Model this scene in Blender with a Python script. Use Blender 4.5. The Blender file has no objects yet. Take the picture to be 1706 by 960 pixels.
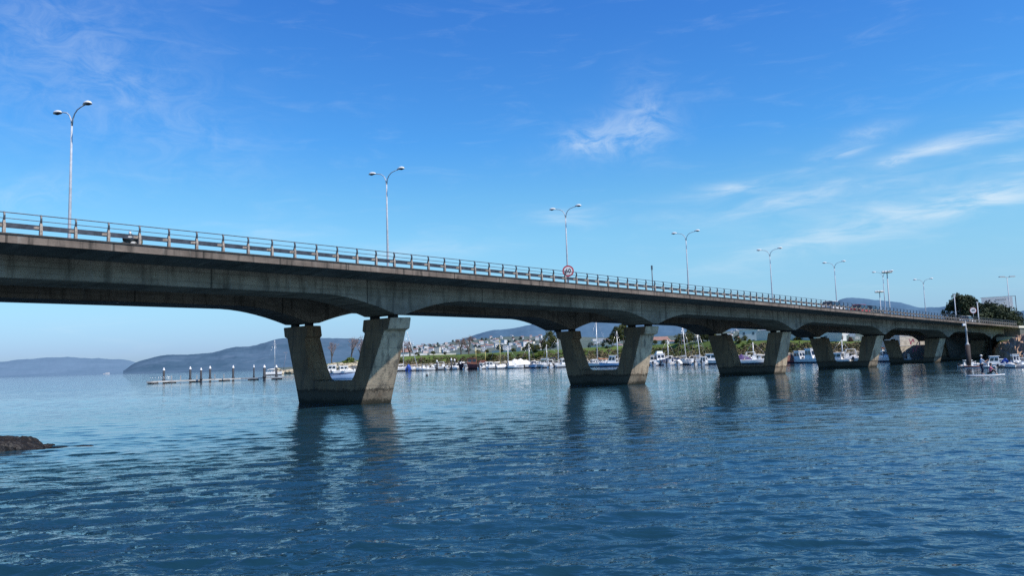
import bpy, bmesh, math, random
import numpy as np
from mathutils import Vector, Matrix

random.seed(7)
rng = np.random.default_rng(11)
R = math.radians
sc = bpy.context.scene
COL = sc.collection

# ------------------------------------------------------------------ camera model
F, PITCH, ROLL, CAMZ = 1294.3, 0.0940, 0.0310, 2.7       # focal length in photo pixels, radians, metres
def ray(u, v):
    uu, vv = (u - 853) / F, (v - 480) / F
    c, s = math.cos(ROLL), math.sin(ROLL)
    a, b = c * uu - s * vv, s * uu + c * vv
    return Vector((a, math.cos(PITCH) + b * math.sin(PITCH), math.sin(PITCH) - b * math.cos(PITCH)))
def at(u, v, d):                                         # point seen at (u, v), d metres away over the ground
    r = ray(u, v); s = d / math.hypot(r.x, r.y)
    return Vector((r.x * s, r.y * s, r.z * s + CAMZ))
def wat(u, v, z=0.0):                                    # point of the water seen at (u, v)
    r = ray(u, v); s = (z - CAMZ) / r.z
    return Vector((r.x * s, r.y * s, z))
def horizon(u):
    return 628.6 - 0.0310 * u
def az(u):
    r = ray(u, horizon(u)); return math.atan2(r.x, r.y)
def pol(u, d, z=0.0):
    a = az(u); return Vector((math.sin(a) * d, math.cos(a) * d, z))

cam_d = bpy.data.cameras.new('camera'); cam = bpy.data.objects.new('camera', cam_d); COL.objects.link(cam)
cam_d.sensor_width = 36; cam_d.lens = F * 36 / 1706; cam_d.clip_start = 0.1; cam_d.clip_end = 40000
cam.matrix_world = Matrix.Translation((0, 0, CAMZ)) @ Matrix.Rotation(math.pi / 2 + PITCH, 4, 'X') @ Matrix.Rotation(-ROLL, 4, 'Z')
sc.camera = cam

# ------------------------------------------------------------------ light
SUN_AZ, SUN_EL = R(126), R(52.3)
sun_d = bpy.data.lights.new('sun', 'SUN'); sun = bpy.data.objects.new('sun', sun_d); COL.objects.link(sun)
sun_d.energy = 5.0; sun_d.angle = R(0.5); sun_d.color = (1.0, 0.93, 0.83)
to_sun = Vector((math.sin(SUN_AZ) * math.cos(SUN_EL), math.cos(SUN_AZ) * math.cos(SUN_EL), math.sin(SUN_EL)))
sun.rotation_euler = to_sun.to_track_quat('Z', 'Y').to_euler(); sun.location = (60, -40, 80)

# ------------------------------------------------------------------ node helpers
class NT:
    def __init__(s, nt): s.nt = nt; s.N = nt.nodes; s.L = nt.links
    def new(s, typ, **kw):
        n = s.N.new(typ)
        for k, v in kw.items(): setattr(n, k, v)
        return n
    def put(s, sock, val):
        if isinstance(val, bpy.types.NodeSocket): s.L.new(val, sock)
        elif val is not None:
            sock.default_value = val
    def math(s, op, a, b=None, c=None, clamp=False):
        n = s.new('ShaderNodeMath', operation=op); n.use_clamp = clamp
        s.put(n.inputs[0], a); s.put(n.inputs[1], b)
        if c is not None: s.put(n.inputs[2], c)
        return n.outputs[0]
    def mix(s, fac, a, b, blend='MIX'):
        n = s.new('ShaderNodeMix', data_type='RGBA', blend_type=blend)
        s.put(n.inputs[0], fac)
        s.put(n.inputs[6], a if not isinstance(a, tuple) else (*a[:3], 1)); s.put(n.inputs[7], b if not isinstance(b, tuple) else (*b[:3], 1))
        return n.outputs[2]
    def ramp(s, fac, lo, hi):
        n = s.new('ShaderNodeMapRange'); n.interpolation_type = 'SMOOTHSTEP'
        s.put(n.inputs[0], fac); n.inputs[1].default_value = lo; n.inputs[2].default_value = hi
        return n.outputs[0]
    def noise(s, vec, scale, detail=4, rough=.55, dist=0):
        n = s.new('ShaderNodeTexNoise'); s.put(n.inputs['Vector'], vec)
        n.inputs['Scale'].default_value = scale; n.inputs['Detail'].default_value = detail
        n.inputs['Roughness'].default_value = rough; n.inputs['Distortion'].default_value = dist
        return n.outputs[0]
    def mapping(s, vec, scale=(1, 1, 1), rot=(0, 0, 0), loc=(0, 0, 0)):
        n = s.new('ShaderNodeMapping'); s.put(n.inputs[0], vec)
        n.inputs[1].default_value = loc; n.inputs[2].default_value = rot; n.inputs[3].default_value = scale
        return n.outputs[0]

def base_mat(name, rough=.6, metal=0.0, spec=.5):
    m = bpy.data.materials.new(name); m.use_nodes = True
    t = NT(m.node_tree); b = m.node_tree.nodes['Principled BSDF']
    b.inputs['Roughness'].default_value = rough; b.inputs['Metallic'].default_value = metal
    b.inputs['Specular IOR Level'].default_value = spec
    return m, t, b
MATS = {}
def mat(name, col, rough=.6, metal=0.0, var=.25, scale=3.0, col2=None, spec=.5, bump=0.0):
    """plain weathered paint / stuff: colour broken up by noise in object space"""
    if name in MATS: return MATS[name]
    m, t, b = base_mat(name, rough, metal, spec)
    tc = t.new('ShaderNodeTexCoord').outputs['Object']
    n1 = t.noise(tc, scale, 5, .6)
    c2 = col2 or tuple(c * (1 - var) for c in col)
    t.put(b.inputs['Base Color'], t.mix(t.ramp(n1, .35, .68), c2, col))
    if bump:
        bn = t.new('ShaderNodeBump'); bn.inputs['Strength'].default_value = bump; bn.inputs['Distance'].default_value = .05
        t.put(bn.inputs['Height'], n1); t.L.new(bn.outputs[0], b.inputs['Normal'])
    MATS[name] = m; return m

# ------------------------------------------------------------------ mesh builder
class MB:
    def __init__(s): s.v = []; s.f = []; s.mi = []; s.uv = []; s.sm = []
    def add(s, vs, fs, mi=0, uv=None, smooth=False):
        o = len(s.v); s.v += [tuple(p) for p in vs]
        s.uv += list(uv) if uv else [(0, 0)] * len(vs)
        for f in fs: s.f.append([i + o for i in f]); s.mi.append(mi); s.sm.append(smooth)
        return s
    def box(s, x0, x1, y0, y1, z0, z1, mi=0, taper=0.0, M=None):
        t = taper
        vs = [(x0, y0, z0), (x1, y0, z0), (x1, y1, z0), (x0, y1, z0),
              (x0 + t, y0 + t, z1), (x1 - t, y0 + t, z1), (x1 - t, y1 - t, z1), (x0 + t, y1 - t, z1)]
        if M: vs = [M @ Vector(v) for v in vs]
        return s.add(vs, [(3, 2, 1, 0), (4, 5, 6, 7), (0, 1, 5, 4), (1, 2, 6, 5), (2, 3, 7, 6), (3, 0, 4, 7)], mi)
    def tube(s, pts, rad, n=8, mi=0, cap=True, smooth=True):
        pts = [Vector(p) for p in pts]; rs = rad if isinstance(rad, (list, tuple)) else [rad] * len(pts)
        vs = []; fs = []
        for i, p in enumerate(pts):
            d = (pts[min(i + 1, len(pts) - 1)] - pts[max(i - 1, 0)]).normalized()
            up = Vector((0, 0, 1)) if abs(d.z) < .95 else Vector((1, 0, 0))
            a = d.cross(up).normalized(); b = d.cross(a)
            for k in range(n):
                an = 2 * math.pi * k / n; vs.append(p + (a * math.cos(an) + b * math.sin(an)) * rs[i])
        for i in range(len(pts) - 1):
            for k in range(n):
                k2 = (k + 1) % n; fs.append((i * n + k, i * n + k2, (i + 1) * n + k2, (i + 1) * n + k))
        s.add(vs, fs, mi, smooth=smooth)
        if cap:
            o = len(s.v) - len(vs)
            s.f.append([o + k for k in range(n)]); s.mi.append(mi); s.sm.append(False)
            e = o + (len(pts) - 1) * n; s.f.append([e + k for k in reversed(range(n))]); s.mi.append(mi); s.sm.append(False)
        return s
    def lathe(s, prof, n=16, mi=0, c=(0, 0, 0), smooth=True, sx=1, sy=1):
        vs = []; fs = []
        for r, z in prof:
            for k in range(n):
                a = 2 * math.pi * k / n; vs.append((c[0] + r * math.cos(a) * sx, c[1] + r * math.sin(a) * sy, c[2] + z))
        for i in range(len(prof) - 1):
            for k in range(n):
                k2 = (k + 1) % n; fs.append((i * n + k, i * n + k2, (i + 1) * n + k2, (i + 1) * n + k))
        fs.append(tuple(reversed(range(n)))); e = (len(prof) - 1) * n; fs.append(tuple(e + k for k in range(n)))
        return s.add(vs, fs, mi, smooth=smooth)
    def loft(s, secs, mi=0, closed=True, caps=True, smooth=False, uvs=None):
        """secs: list of rings (same length); uv = (distance along, distance around)"""
        n = len(secs[0]); vs = []; uv = []; fs = []
        m = n + 1 if closed else n
        ln = 0.0
        for i, r in enumerate(secs):
            r = [Vector(p) for p in r]
            if i: ln += (r[0] - Vector(secs[i - 1][0])).length
            ring = r + [r[0]] if closed else r
            d = 0.0
            for k, p in enumerate(ring):
                if k: d += (p - ring[k - 1]).length
                vs.append(p); uv.append((uvs[i] if uvs else ln, d))
        for i in range(len(secs) - 1):
            for k in range(m - 1):
                fs.append((i * m + k, i * m + k + 1, (i + 1) * m + k + 1, (i + 1) * m + k))
        if caps and closed:
            fs.append(tuple(reversed(range(n)))); e = (len(secs) - 1) * m; fs.append(tuple(e + k for k in range(n)))
        return s.add(vs, fs, mi, uv, smooth)
    def build(s, name, mats, parent=None, off=None, fix=True):
        me = bpy.data.meshes.new(name)
        o3 = Vector(off) if off else Vector((0, 0, 0))
        me.from_pydata([(v[0] - o3.x, v[1] - o3.y, v[2] - o3.z) for v in s.v], [], s.f)
        for m in (mats if isinstance(mats, (list, tuple)) else [mats]): me.materials.append(m)
        me.polygons.foreach_set('material_index', s.mi); me.polygons.foreach_set('use_smooth', s.sm)
        if any(u != (0, 0) for u in s.uv):
            ul = me.uv_layers.new(name='UVMap'); li = np.empty(len(me.loops), dtype=np.int32)
            me.loops.foreach_get('vertex_index', li)
            ul.data.foreach_set('uv', np.array(s.uv, dtype=np.float32)[li].ravel())
        if fix:
            bm = bmesh.new(); bm.from_mesh(me); bmesh.ops.recalc_face_normals(bm, faces=bm.faces); bm.to_mesh(me); bm.free()
        me.update()
        o = bpy.data.objects.new(name, me); COL.objects.link(o)
        if parent is not None: o.parent = parent
        return o

def np_mesh(name, verts, quads, mats, parent=None, smooth=False):
    me = bpy.data.meshes.new(name); nv, nf, k = len(verts), len(quads), quads.shape[1]
    me.vertices.add(nv); me.vertices.foreach_set('co', np.asarray(verts, dtype=np.float32).ravel())
    me.loops.add(nf * k); me.loops.foreach_set('vertex_index', quads.astype(np.int32).ravel())
    me.polygons.add(nf); me.polygons.foreach_set('loop_start', np.arange(0, nf * k, k, dtype=np.int32))
    me.polygons.foreach_set('loop_total', np.full(nf, k, dtype=np.int32))
    me.polygons.foreach_set('use_smooth', np.full(nf, smooth))
    for m in (mats if isinstance(mats, (list, tuple)) else [mats]): me.materials.append(m)
    me.update(calc_edges=True); me.validate()
    o = bpy.data.objects.new(name, me); COL.objects.link(o)
    if parent is not None: o.parent = parent
    return o

def tag(o, label=None, cat=None, group=None, kind=None):
    if label: o['label'] = label
    if cat: o['category'] = cat
    if group: o['group'] = group
    if kind: o['kind'] = kind
    return o
def empty(name, loc=(0, 0, 0), rz=0.0):
    o = bpy.data.objects.new(name, None); COL.objects.link(o); o.location = loc; o.rotation_euler = (0, 0, rz)
    o.empty_display_size = .3
    return o
def copy_tree(o, parent=None):
    c = o.copy(); COL.objects.link(c)
    if parent is not None: c.parent = parent
    for ch in list(o.children): copy_tree(ch, c)
    return c
def place(o, loc, rz=0.0, s=1.0):
    o.location = loc; o.rotation_euler = (0, 0, rz); o.scale = (s, s, s) if not isinstance(s, tuple) else s

# ------------------------------------------------------------------ sky
def make_world():
    w = bpy.data.worlds.new('World'); sc.world = w; w.use_nodes = True
    t = NT(w.node_tree); bg = w.node_tree.nodes['Background']
    sky = t.new('ShaderNodeTexSky', sky_type='NISHITA'); sky.sun_disc = False
    sky.sun_elevation = SUN_EL; sky.sun_rotation = SUN_AZ; sky.altitude = 0
    sky.air_density = 1.0; sky.dust_density = 0.35; sky.ozone_density = 1.6
    d = t.new('ShaderNodeTexCoord').outputs['Generated']
    sep = t.new('ShaderNodeSeparateXYZ'); t.put(sep.inputs[0], d); x, y, z = sep.outputs
    A = t.math('ARCTAN2', x, y); E = t.math('ARCSINE', z)
    comb = t.new('ShaderNodeCombineXYZ'); t.put(comb.inputs[0], A); t.put(comb.inputs[1], E); ae = comb.outputs[0]
    warp = t.noise(ae, 9, 5, .6)
    streak = t.noise(t.mapping(ae, (7, 34, 1), (0, 0, R(-9))), 1.4, 8, .62, .6)
    wisp = t.noise(t.mapping(ae, (16, 26, 1), (0, 0, R(24))), 1.2, 8, .68, 1.1)
    total = None
    # cirrus patches: (u, v, half length, half height in photo pixels, tilt, amount, texture)
    for u, v, sl, sh, rot, am, tex in [
        (110, 90, 190, 110, -.35, .17, wisp), (300, 210, 160, 60, -.5, .07, wisp), (60, 325, 90, 26, .2, .2, wisp),
        (1020, 225, 85, 34, .1, .36, wisp), (985, 240, 45, 14, -.2, .28, wisp), (1080, 190, 36, 60, .2, .22, wisp),
        (945, 365, 70, 16, .0, .32, streak), (1220, 314, 95, 11, .06, .48, streak), (1300, 334, 120, 12, .05, .38, streak),
        (1500, 362, 150, 28, .16, .38, streak), (1650, 335, 90, 16, .1, .46, streak), (1590, 238, 62, 10, .03, .45, streak),
        (1670, 310, 60, 9, .12, .55, streak), (1690, 262, 40, 7, .02, .55, streak), (1405, 253, 36, 8, .05, .5, streak), (1455, 218, 40, 12, .12, .35, wisp),
        (1490, 268, 24, 8, .1, .4, wisp), (1310, 410, 150, 20, .2, .22, streak), (700, 420, 130, 16, .03, .25, streak), (1640, 220, 110, 12, .12, .35, streak),
        (480, 390, 110, 18, -.1, .16, streak), (1360, 330, 170, 40, .1, .2, streak)]:
        r = ray(u, v); a0 = math.atan2(r.x, r.y); e0 = math.atan2(r.z, math.hypot(r.x, r.y))
        rot += 0.03
        da = t.math('SUBTRACT', A, a0); de = t.math('SUBTRACT', E, e0)
        c, s_ = math.cos(rot), math.sin(rot)
        p = t.math('MULTIPLY_ADD', da, c * F / sl, t.math('MULTIPLY', de, s_ * F / sl))
        q = t.math('MULTIPLY_ADD', da, -s_ * F / sh, t.math('MULTIPLY', de, c * F / sh))
        rr = t.math('MULTIPLY_ADD', p, p, t.math('MULTIPLY', q, q))
        g = t.math('EXPONENT', t.math('MULTIPLY', rr, -1.0))
        g = t.math('MULTIPLY', g, am)
        g = t.math('MULTIPLY', g, t.ramp(tex, .30, .72))
        total = g if total is None else t.math('ADD', total, g)
    veil = t.math('MULTIPLY', t.ramp(streak, .5, .85), .10)
    total = t.math('ADD', total, veil, clamp=True)
    hsv = t.new('ShaderNodeHueSaturation'); t.put(hsv.inputs['Color'], sky.outputs[0])
    hsv.inputs['Hue'].default_value = .5; hsv.inputs['Saturation'].default_value = 1.16; hsv.inputs['Value'].default_value = 1.0
    tint = t.mix(1.0, hsv.outputs[0], (0.86, 1.0, 1.10), 'MULTIPLY')
    # grade the sky toward the clear deep blue of the day
    cr = t.new('ShaderNodeValToRGB'); t.put(cr.inputs[0], E); el = cr.color_ramp.elements
    stops = [(0, (.50, .66, 1.18)), (1.4, (.60, .74, 1.24)), (4, (.85, 1.01, 1.2)), (6.7, (1.03, 1.25, 1.27)), (9, (1.10, 1.40, 1.36)), (12, (.98, 1.42, 1.45)), (16, (.72, 1.33, 1.62)), (25, (.62, 1.17, 1.70)), (57, (.60, 1.0, 1.45))]
    while len(el) < len(stops): el.new(.5)
    for e_, (dg, c_) in zip(el, stops): e_.position = R(dg); e_.color = (*[x / 2 for x in c_], 1)
    graded = t.mix(1.0, tint, cr.outputs[0], 'MULTIPLY'); graded = t.mix(1.0, graded, (2.0, 2.0, 2.0), 'MULTIPLY')
    col = t.mix(total, graded, (7.6, 8.6, 9.4))
    t.put(bg.inputs[0], col); bg.inputs[1].default_value = 0.105
make_world()

# ------------------------------------------------------------------ bridge alignment
T0 = Vector((-22.221, 33.644)); PHI, KAP = 0.739, 0.3789e-3
def path(t, n=0.0):
    a = PHI + KAP * t / 2; h = PHI + KAP * t
    return (T0.x + t * math.sin(a) - n * math.cos(h), T0.y + t * math.cos(a) + n * math.sin(h))
def head(t): return PHI + KAP * t
def P(t, n, z): x, y = path(t, n); return Vector((x, y, z))
_tk = [-70, -30, 0, 12, 25, 41, 65, 83, 92, 104, 125, 149, 177, 200]
_zk = [9.82, 9.88, 9.90, 9.92, 9.89, 9.80, 9.58, 9.36, 9.24, 9.06, 8.74, 8.44, 8.02, 7.66]
_pf = np.polyfit(_tk, _zk, 5)
def zr(t): return float(np.polyval(_pf, t))               # top of the hand rail
NC = 9.55; NW = 2 * NC                                      # centre line and far rail
PIERS = [-7.9, 24.2, 55.9, 87.2, 118.7, 149.6, 176.4]
T_END = 186.0

# ------------------------------------------------------------------ concrete
def concrete_board(name, c1, c2, lines=True, joint=None, dark=(.02, .022, .02), stain=.55):
    m, t, b = base_mat(name, .85, 0, .25)
    uv = t.new('ShaderNodeUVMap').outputs[0]
    pos = t.new('ShaderNodeNewGeometry').outputs['Position']
    n1 = t.noise(t.mapping(pos, (.35, .35, .8)), 1, 8, .68)
    n2 = t.noise(t.mapping(uv, (1.6, .22, 1)), 1, 6, .65, .3)       # drip streaks down the face
    n3 = t.noise(t.mapping(uv, (.09, 2.6, 1)), 1, 5, .6)            # casting boards along the girder
    n4 = t.noise(pos, 14, 4, .6)
    col = t.mix(t.ramp(n1, .3, .7), c2, c1)
    col = t.mix(t.math('MULTIPLY', t.ramp(n3, .45, .7), .45), col, tuple(c * .45 for c in c2))
    col = t.mix(t.math('MULTIPLY', t.ramp(n2, .48, .68), stain), col, dark)
    n6 = t.noise(t.mapping(uv, (2.4, .35, 1), (0, 0, 0), (7, 3, 0)), 1, 5, .6)
    col = t.mix(t.math('MULTIPLY', t.ramp(n6, .57, .72), .45), col, (.42, .39, .34))
    col = t.mix(t.math('MULTIPLY', t.ramp(n4, .3, .8), .25), col, tuple(c * .6 for c in c1))
    sp = t.new('ShaderNodeSeparateXYZ'); t.put(sp.inputs[0], uv)
    hgt = n4
    if lines:
        fr = t.math('FRACT', t.math('MULTIPLY', sp.outputs[1], 1 / .27))
        ln = t.math('MULTIPLY', t.math('LESS_THAN', fr, .09), t.ramp(n3, .3, .6))
        col = t.mix(t.math('MULTIPLY', ln, .5), col, dark)
    if joint:
        fr = t.math('FRACT', t.math('MULTIPLY', sp.outputs[0], 1 / joint))
        jl = t.math('LESS_THAN', fr, .1 / joint)
        col = t.mix(t.math('MULTIPLY', jl, .7), col, dark)
        idx = t.math('FLOOR', t.math('MULTIPLY', sp.outputs[0], 1 / joint))
        wn = t.new('ShaderNodeTexWhiteNoise', noise_dimensions='1D'); t.put(wn.inputs['W'], idx)
        col = t.mix(t.math('MULTIPLY', wn.outputs[0], .3), col, tuple(c * .35 for c in c2))
    t.put(b.inputs['Base Color'], col)
    bn = t.new('ShaderNodeBump'); bn.inputs['Strength'].default_value = .35; bn.inputs['Distance'].default_value = .04
    t.put(bn.inputs['Height'], hgt); t.L.new(bn.outputs[0], b.inputs['Normal'])
    return m
def pier_mat(nm, k, wetk=.55):
    m, t, b = base_mat(nm, .85, 0, .25)
    pos = t.new('ShaderNodeNewGeometry').outputs['Position']
    sp = t.new('ShaderNodeSeparateXYZ'); t.put(sp.inputs[0], pos); z = sp.outputs[2]
    n1 = t.noise(t.mapping(pos, (.5, .5, .5)), 1, 7, .62)
    n2 = t.noise(t.mapping(pos, (3.2, 3.2, .22)), 1, 6, .65)
    n3 = t.noise(pos, 9, 5, .65)
    n5 = t.noise(t.mapping(pos, (1.3, 1.3, .12)), 1, 4, .6)
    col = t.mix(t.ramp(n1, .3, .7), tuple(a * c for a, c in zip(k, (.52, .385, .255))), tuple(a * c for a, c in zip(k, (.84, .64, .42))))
    col = t.mix(t.math('MULTIPLY', t.ramp(n2, .46, .68), .72), col, (.10, .085, .07))
    col = t.mix(t.math('MULTIPLY', t.ramp(n5, .54, .68), .6), col, (.26, .14, .075))
    col = t.mix(t.math('MULTIPLY', t.ramp(n3, .35, .75), .3), col, (.22, .20, .17))
    # casting lift lines
    fr = t.math('FRACT', t.math('MULTIPLY', z, 1 / 1.28)); col = t.mix(t.math('MULTIPLY', t.math('LESS_THAN', fr, .025), .5), col, (.1, .09, .08))
    zz = t.math('ADD', z, t.math('MULTIPLY_ADD', n3, .9, t.math('MULTIPLY_ADD', n1, .6, -.75)))
    wet = t.ramp(t.math('MULTIPLY', zz, -1), -.98, -.80)
    col = t.mix(t.math('MULTIPLY', wet, wetk), col, (.10, .085, .065))
    low = t.ramp(t.math('MULTIPLY', zz, -1), -.45, -.12)
    col = t.mix(t.math('MULTIPLY', low, .85), col, (.022, .024, .016))
    edge = t.math('MULTIPLY', t.ramp(zz, .82, .92), t.ramp(t.math('MULTIPLY', zz, -1), -1.12, -1.0))
    col = t.mix(t.math('MULTIPLY', edge, .8), col, (.025, .022, .018))
    t.put(b.inputs['Base Color'], col)
    bn = t.new('ShaderNodeBump'); bn.inputs['Strength'].default_value = .4; bn.inputs['Distance'].default_value = .05
    t.put(bn.inputs['Height'], n3); t.L.new(bn.outputs[0], b.inputs['Normal'])
    return m
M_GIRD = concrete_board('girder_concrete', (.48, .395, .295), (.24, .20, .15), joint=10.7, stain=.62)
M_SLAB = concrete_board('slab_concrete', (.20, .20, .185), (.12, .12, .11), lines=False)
M_FASC = concrete_board('fascia_concrete', (.29, .235, .19), (.14, .11, .09), lines=False, joint=4.45, stain=.85)
M_KERB = mat('kerb_dark_concrete', (.07, .065, .06), .9, 0, .5, 5)
M_PIER = pier_mat('pier_concrete', (1.0, 1.0, 1.0)); M_PIER_SHADE = pier_mat('pier_concrete_shade', (.43, .37, .33), .93)  # second copy has shade painted in for unlit faces, first kept bright
M_ROAD = mat('asphalt', (.055, .055, .055), .9, 0, .3, 8)
M_RAILD = mat('rail_weathered_steel', (.16, .17, .19), .5, .5, .4, 6)
M_BEAM = mat('guard_beam_steel', (.10, .105, .12), .45, .6, .4, 3)
M_POST = mat('post_concrete', (.44, .365, .30), .8, 0, .5, 9)
M_POSTD = mat('post_steel_top', (.10, .105, .115), .5, .3, .4, 9)
M_BEAR = mat('bearing_dark', (.03, .03, .03), .8, 0, .3, 5)

def haunch(t):
    s = min(abs(t - p) for p in PIERS)
    if s < .45: return 2.36
    s = s - .45
    return 1.24 + 1.12 * max(0, 1 - s / 5.6) ** 1.75

stations = sorted(set([round(x, 2) for x in np.arange(-70, T_END, 2.0)] +
                      [round(p + d, 2) for p in PIERS for d in (-6, -5.2, -4.5, -3.8, -3.1, -2.4, -1.8, -1.2, -.8, -.45, .45, .8, 1.2, 1.8, 2.4, 3.1, 3.8, 4.5, 5.2, 6)] + [T_END]))

bridge = empty('bridge', P(24.0, NC, 0))
tag(bridge, 'long grey concrete road bridge with two haunched girders crossing the water on leaning two-legged piers', 'bridge')
BO = bridge.location.copy()
def sweep(name, m, prof, mats=None, st=None, parent=bridge):
    """prof(t) -> ring of (n, z)"""
    st = st or stations
    b = MB(); b.loft([[P(t, n, z) for n, z in prof(t)] for t in st], uvs=list(st))
    return b.build(name, m, parent, BO)
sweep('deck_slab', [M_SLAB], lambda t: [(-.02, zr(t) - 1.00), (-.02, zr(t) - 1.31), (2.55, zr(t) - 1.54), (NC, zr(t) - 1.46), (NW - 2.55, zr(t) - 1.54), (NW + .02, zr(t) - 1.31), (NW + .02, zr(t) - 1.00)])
sweep('carriageway', [M_ROAD], lambda t: [(.55, zr(t) - .995), (NW - .55, zr(t) - .995), (NW - .55, zr(t) - .96), (.55, zr(t) - .96)])
sweep('median_kerb', [M_FASC], lambda t: [(NC - .5, zr(t) - .955), (NC + .5, zr(t) - .955), (NC + .5, zr(t) - .83), (NC - .5, zr(t) - .83)])
for sgn, n0 in ((1, 0.0), (-1, NW)):
    sweep('fascia', [M_FASC], lambda t: [(n0 - sgn * .24, zr(t) - 1.385), (n0 - sgn * .24, zr(t) - 1.02), (n0 - sgn * .03, zr(t) - 1.02), (n0 - sgn * .03, zr(t) - 1.385)])
    sweep('kerb', [M_KERB], lambda t: [(n0 - sgn * .28, zr(t) - 1.015), (n0 - sgn * .28, zr(t) - .945), (n0 + sgn * .35, zr(t) - .945), (n0 + sgn * .35, zr(t) - .99)])
    a, b_ = (2.55, 6.0) if sgn > 0 else (NW - 2.55, NW - 6.0)
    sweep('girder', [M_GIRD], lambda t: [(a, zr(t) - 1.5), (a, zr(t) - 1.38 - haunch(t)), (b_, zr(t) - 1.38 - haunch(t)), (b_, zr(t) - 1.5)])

# per pier: foot outer, head outer, inner low, inner head | far inner low, far inner head, far head outer, far foot outer, floor height, has a corbelled head
PSHAPE = [(5.40, 2.50, 6.98, 5.95, 12.1, 13.15, 16.6, 13.7, 1.66, 1), (5.40, 2.50, 6.98, 5.95, 12.1, 13.15, 16.6, 13.7, 1.66, 1), (5.18, 2.95, 6.85, 5.95, 11.5, 12.5, 15.0, 12.85, 1.5, 1),
          (4.90, 3.55, 6.68, 5.83, 10.6, 11.75, 14.6, 12.9, 1.3, 0), (4.80, 3.25, 6.68, 5.87, 10.84, 11.65, 14.35, 13.0, 1.0, 0), (4.90, 3.5, 6.9, 6.27, 10.92, 11.6, 13.9, 12.7, .6, 0), (4.60, 3.3, 6.6, 6.2, 10.9, 11.5, 13.9, 12.7, .5, 0)]
def pier(t0, sh):
    top = zr(t0) - 1.38 - 2.36 - .22
    k = top / 5.88
    ob, ot, il, ih, fil, fih, fot, fob, zf, cap = sh
    def half(z): return 1.05 - .072 * max(z, 0)
    if cap:
        near = [(ob + .8, -2.0), (ob, 0), (ob - .42, .98), (ot + .66, 4.98 * k), (ot + .24, 5.12 * k), (ot, top), (ih, top), (ih + .07, 5.08 * k), (ih - .21, 4.92 * k), (ih + .5, 2.7), (il - .2, zf + .34), (il, zf + .09), (il + .32, zf)]
        far = [(fil - .32, zf), (fil, zf + .09), (fil + .2, zf + .34), (fih - .5, 2.7), (fih + .21, 4.92 * k), (fih - .07, 5.08 * k), (fih, top), (fot, top), (fot - .24, 5.12 * k), (fot - .66, 4.98 * k), (fob + .42, .98), (fob, 0), (fob - .8, -2.0)]
    else:
        near = [(ob + .5, -2.0), (ob, 0), (ob + (ot - ob) * .2, top * .2), (ot + (ob - ot) * .2, top * .8), (ot, top), (ih, top), (ih + (il - ih) * .5, (top + zf) * .5), (il - .12, zf + .3), (il, zf + .08), (il + .28, zf)]
        far = [(fil - .28, zf), (fil, zf + .08), (fil + .12, zf + .3), ((fil + fih) * .5, (top + zf) * .5), (fih, top), (fot, top), (fot + (fob - fot) * .2, top * .8), (fob + (fot - fob) * .2, top * .2), (fob, 0), (fob - .5, -2.0)]
    nin = 6 if cap else 5                                       # outline points on the outer end face
    ring = near + far
    b = MB(); vs = []; N = len(ring)
    for sg in (-1, 1):
        for i_, (n, z) in enumerate(ring):
            sk = -sg * (.35 if cap else .28) if i_ < nin else 0      # outer end faces skewed so the deck shadow cuts diagonally across them
            vs.append(P(t0 + sg * half(z), n + sk, z))
    uv = [(n, z) for n, z in ring] * 2
    fs = [tuple(range(N)), tuple(reversed(range(N, 2 * N)))] + [(i, N + i, N + (i + 1) % N, (i + 1) % N) for i in range(N)]
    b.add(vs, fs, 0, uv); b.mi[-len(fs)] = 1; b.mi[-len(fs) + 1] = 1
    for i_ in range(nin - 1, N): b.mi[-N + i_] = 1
    o = b.build('pier', [M_PIER, M_PIER_SHADE], bridge, BO)
    bv = o.modifiers.new('bevel', 'BEVEL'); bv.width = .06; bv.segments = 2; bv.limit_method = 'ANGLE'; bv.angle_limit = R(40)
    for a in (max(3.0, ot + .15), 5.05, fih + .35, fih + .35 + 2.0):
        m = MB(); m.loft([[P(t0 + dt, a + dn, z) for dt, dn in ((-.17, 0), (.17, 0), (.17, .72), (-.17, .72))] for z in (top + .005, top + .218)])
        m.build('bearing', [M_BEAR], o, BO)
for p, sh in zip(PIERS, PSHAPE): pier(p, sh)

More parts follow.
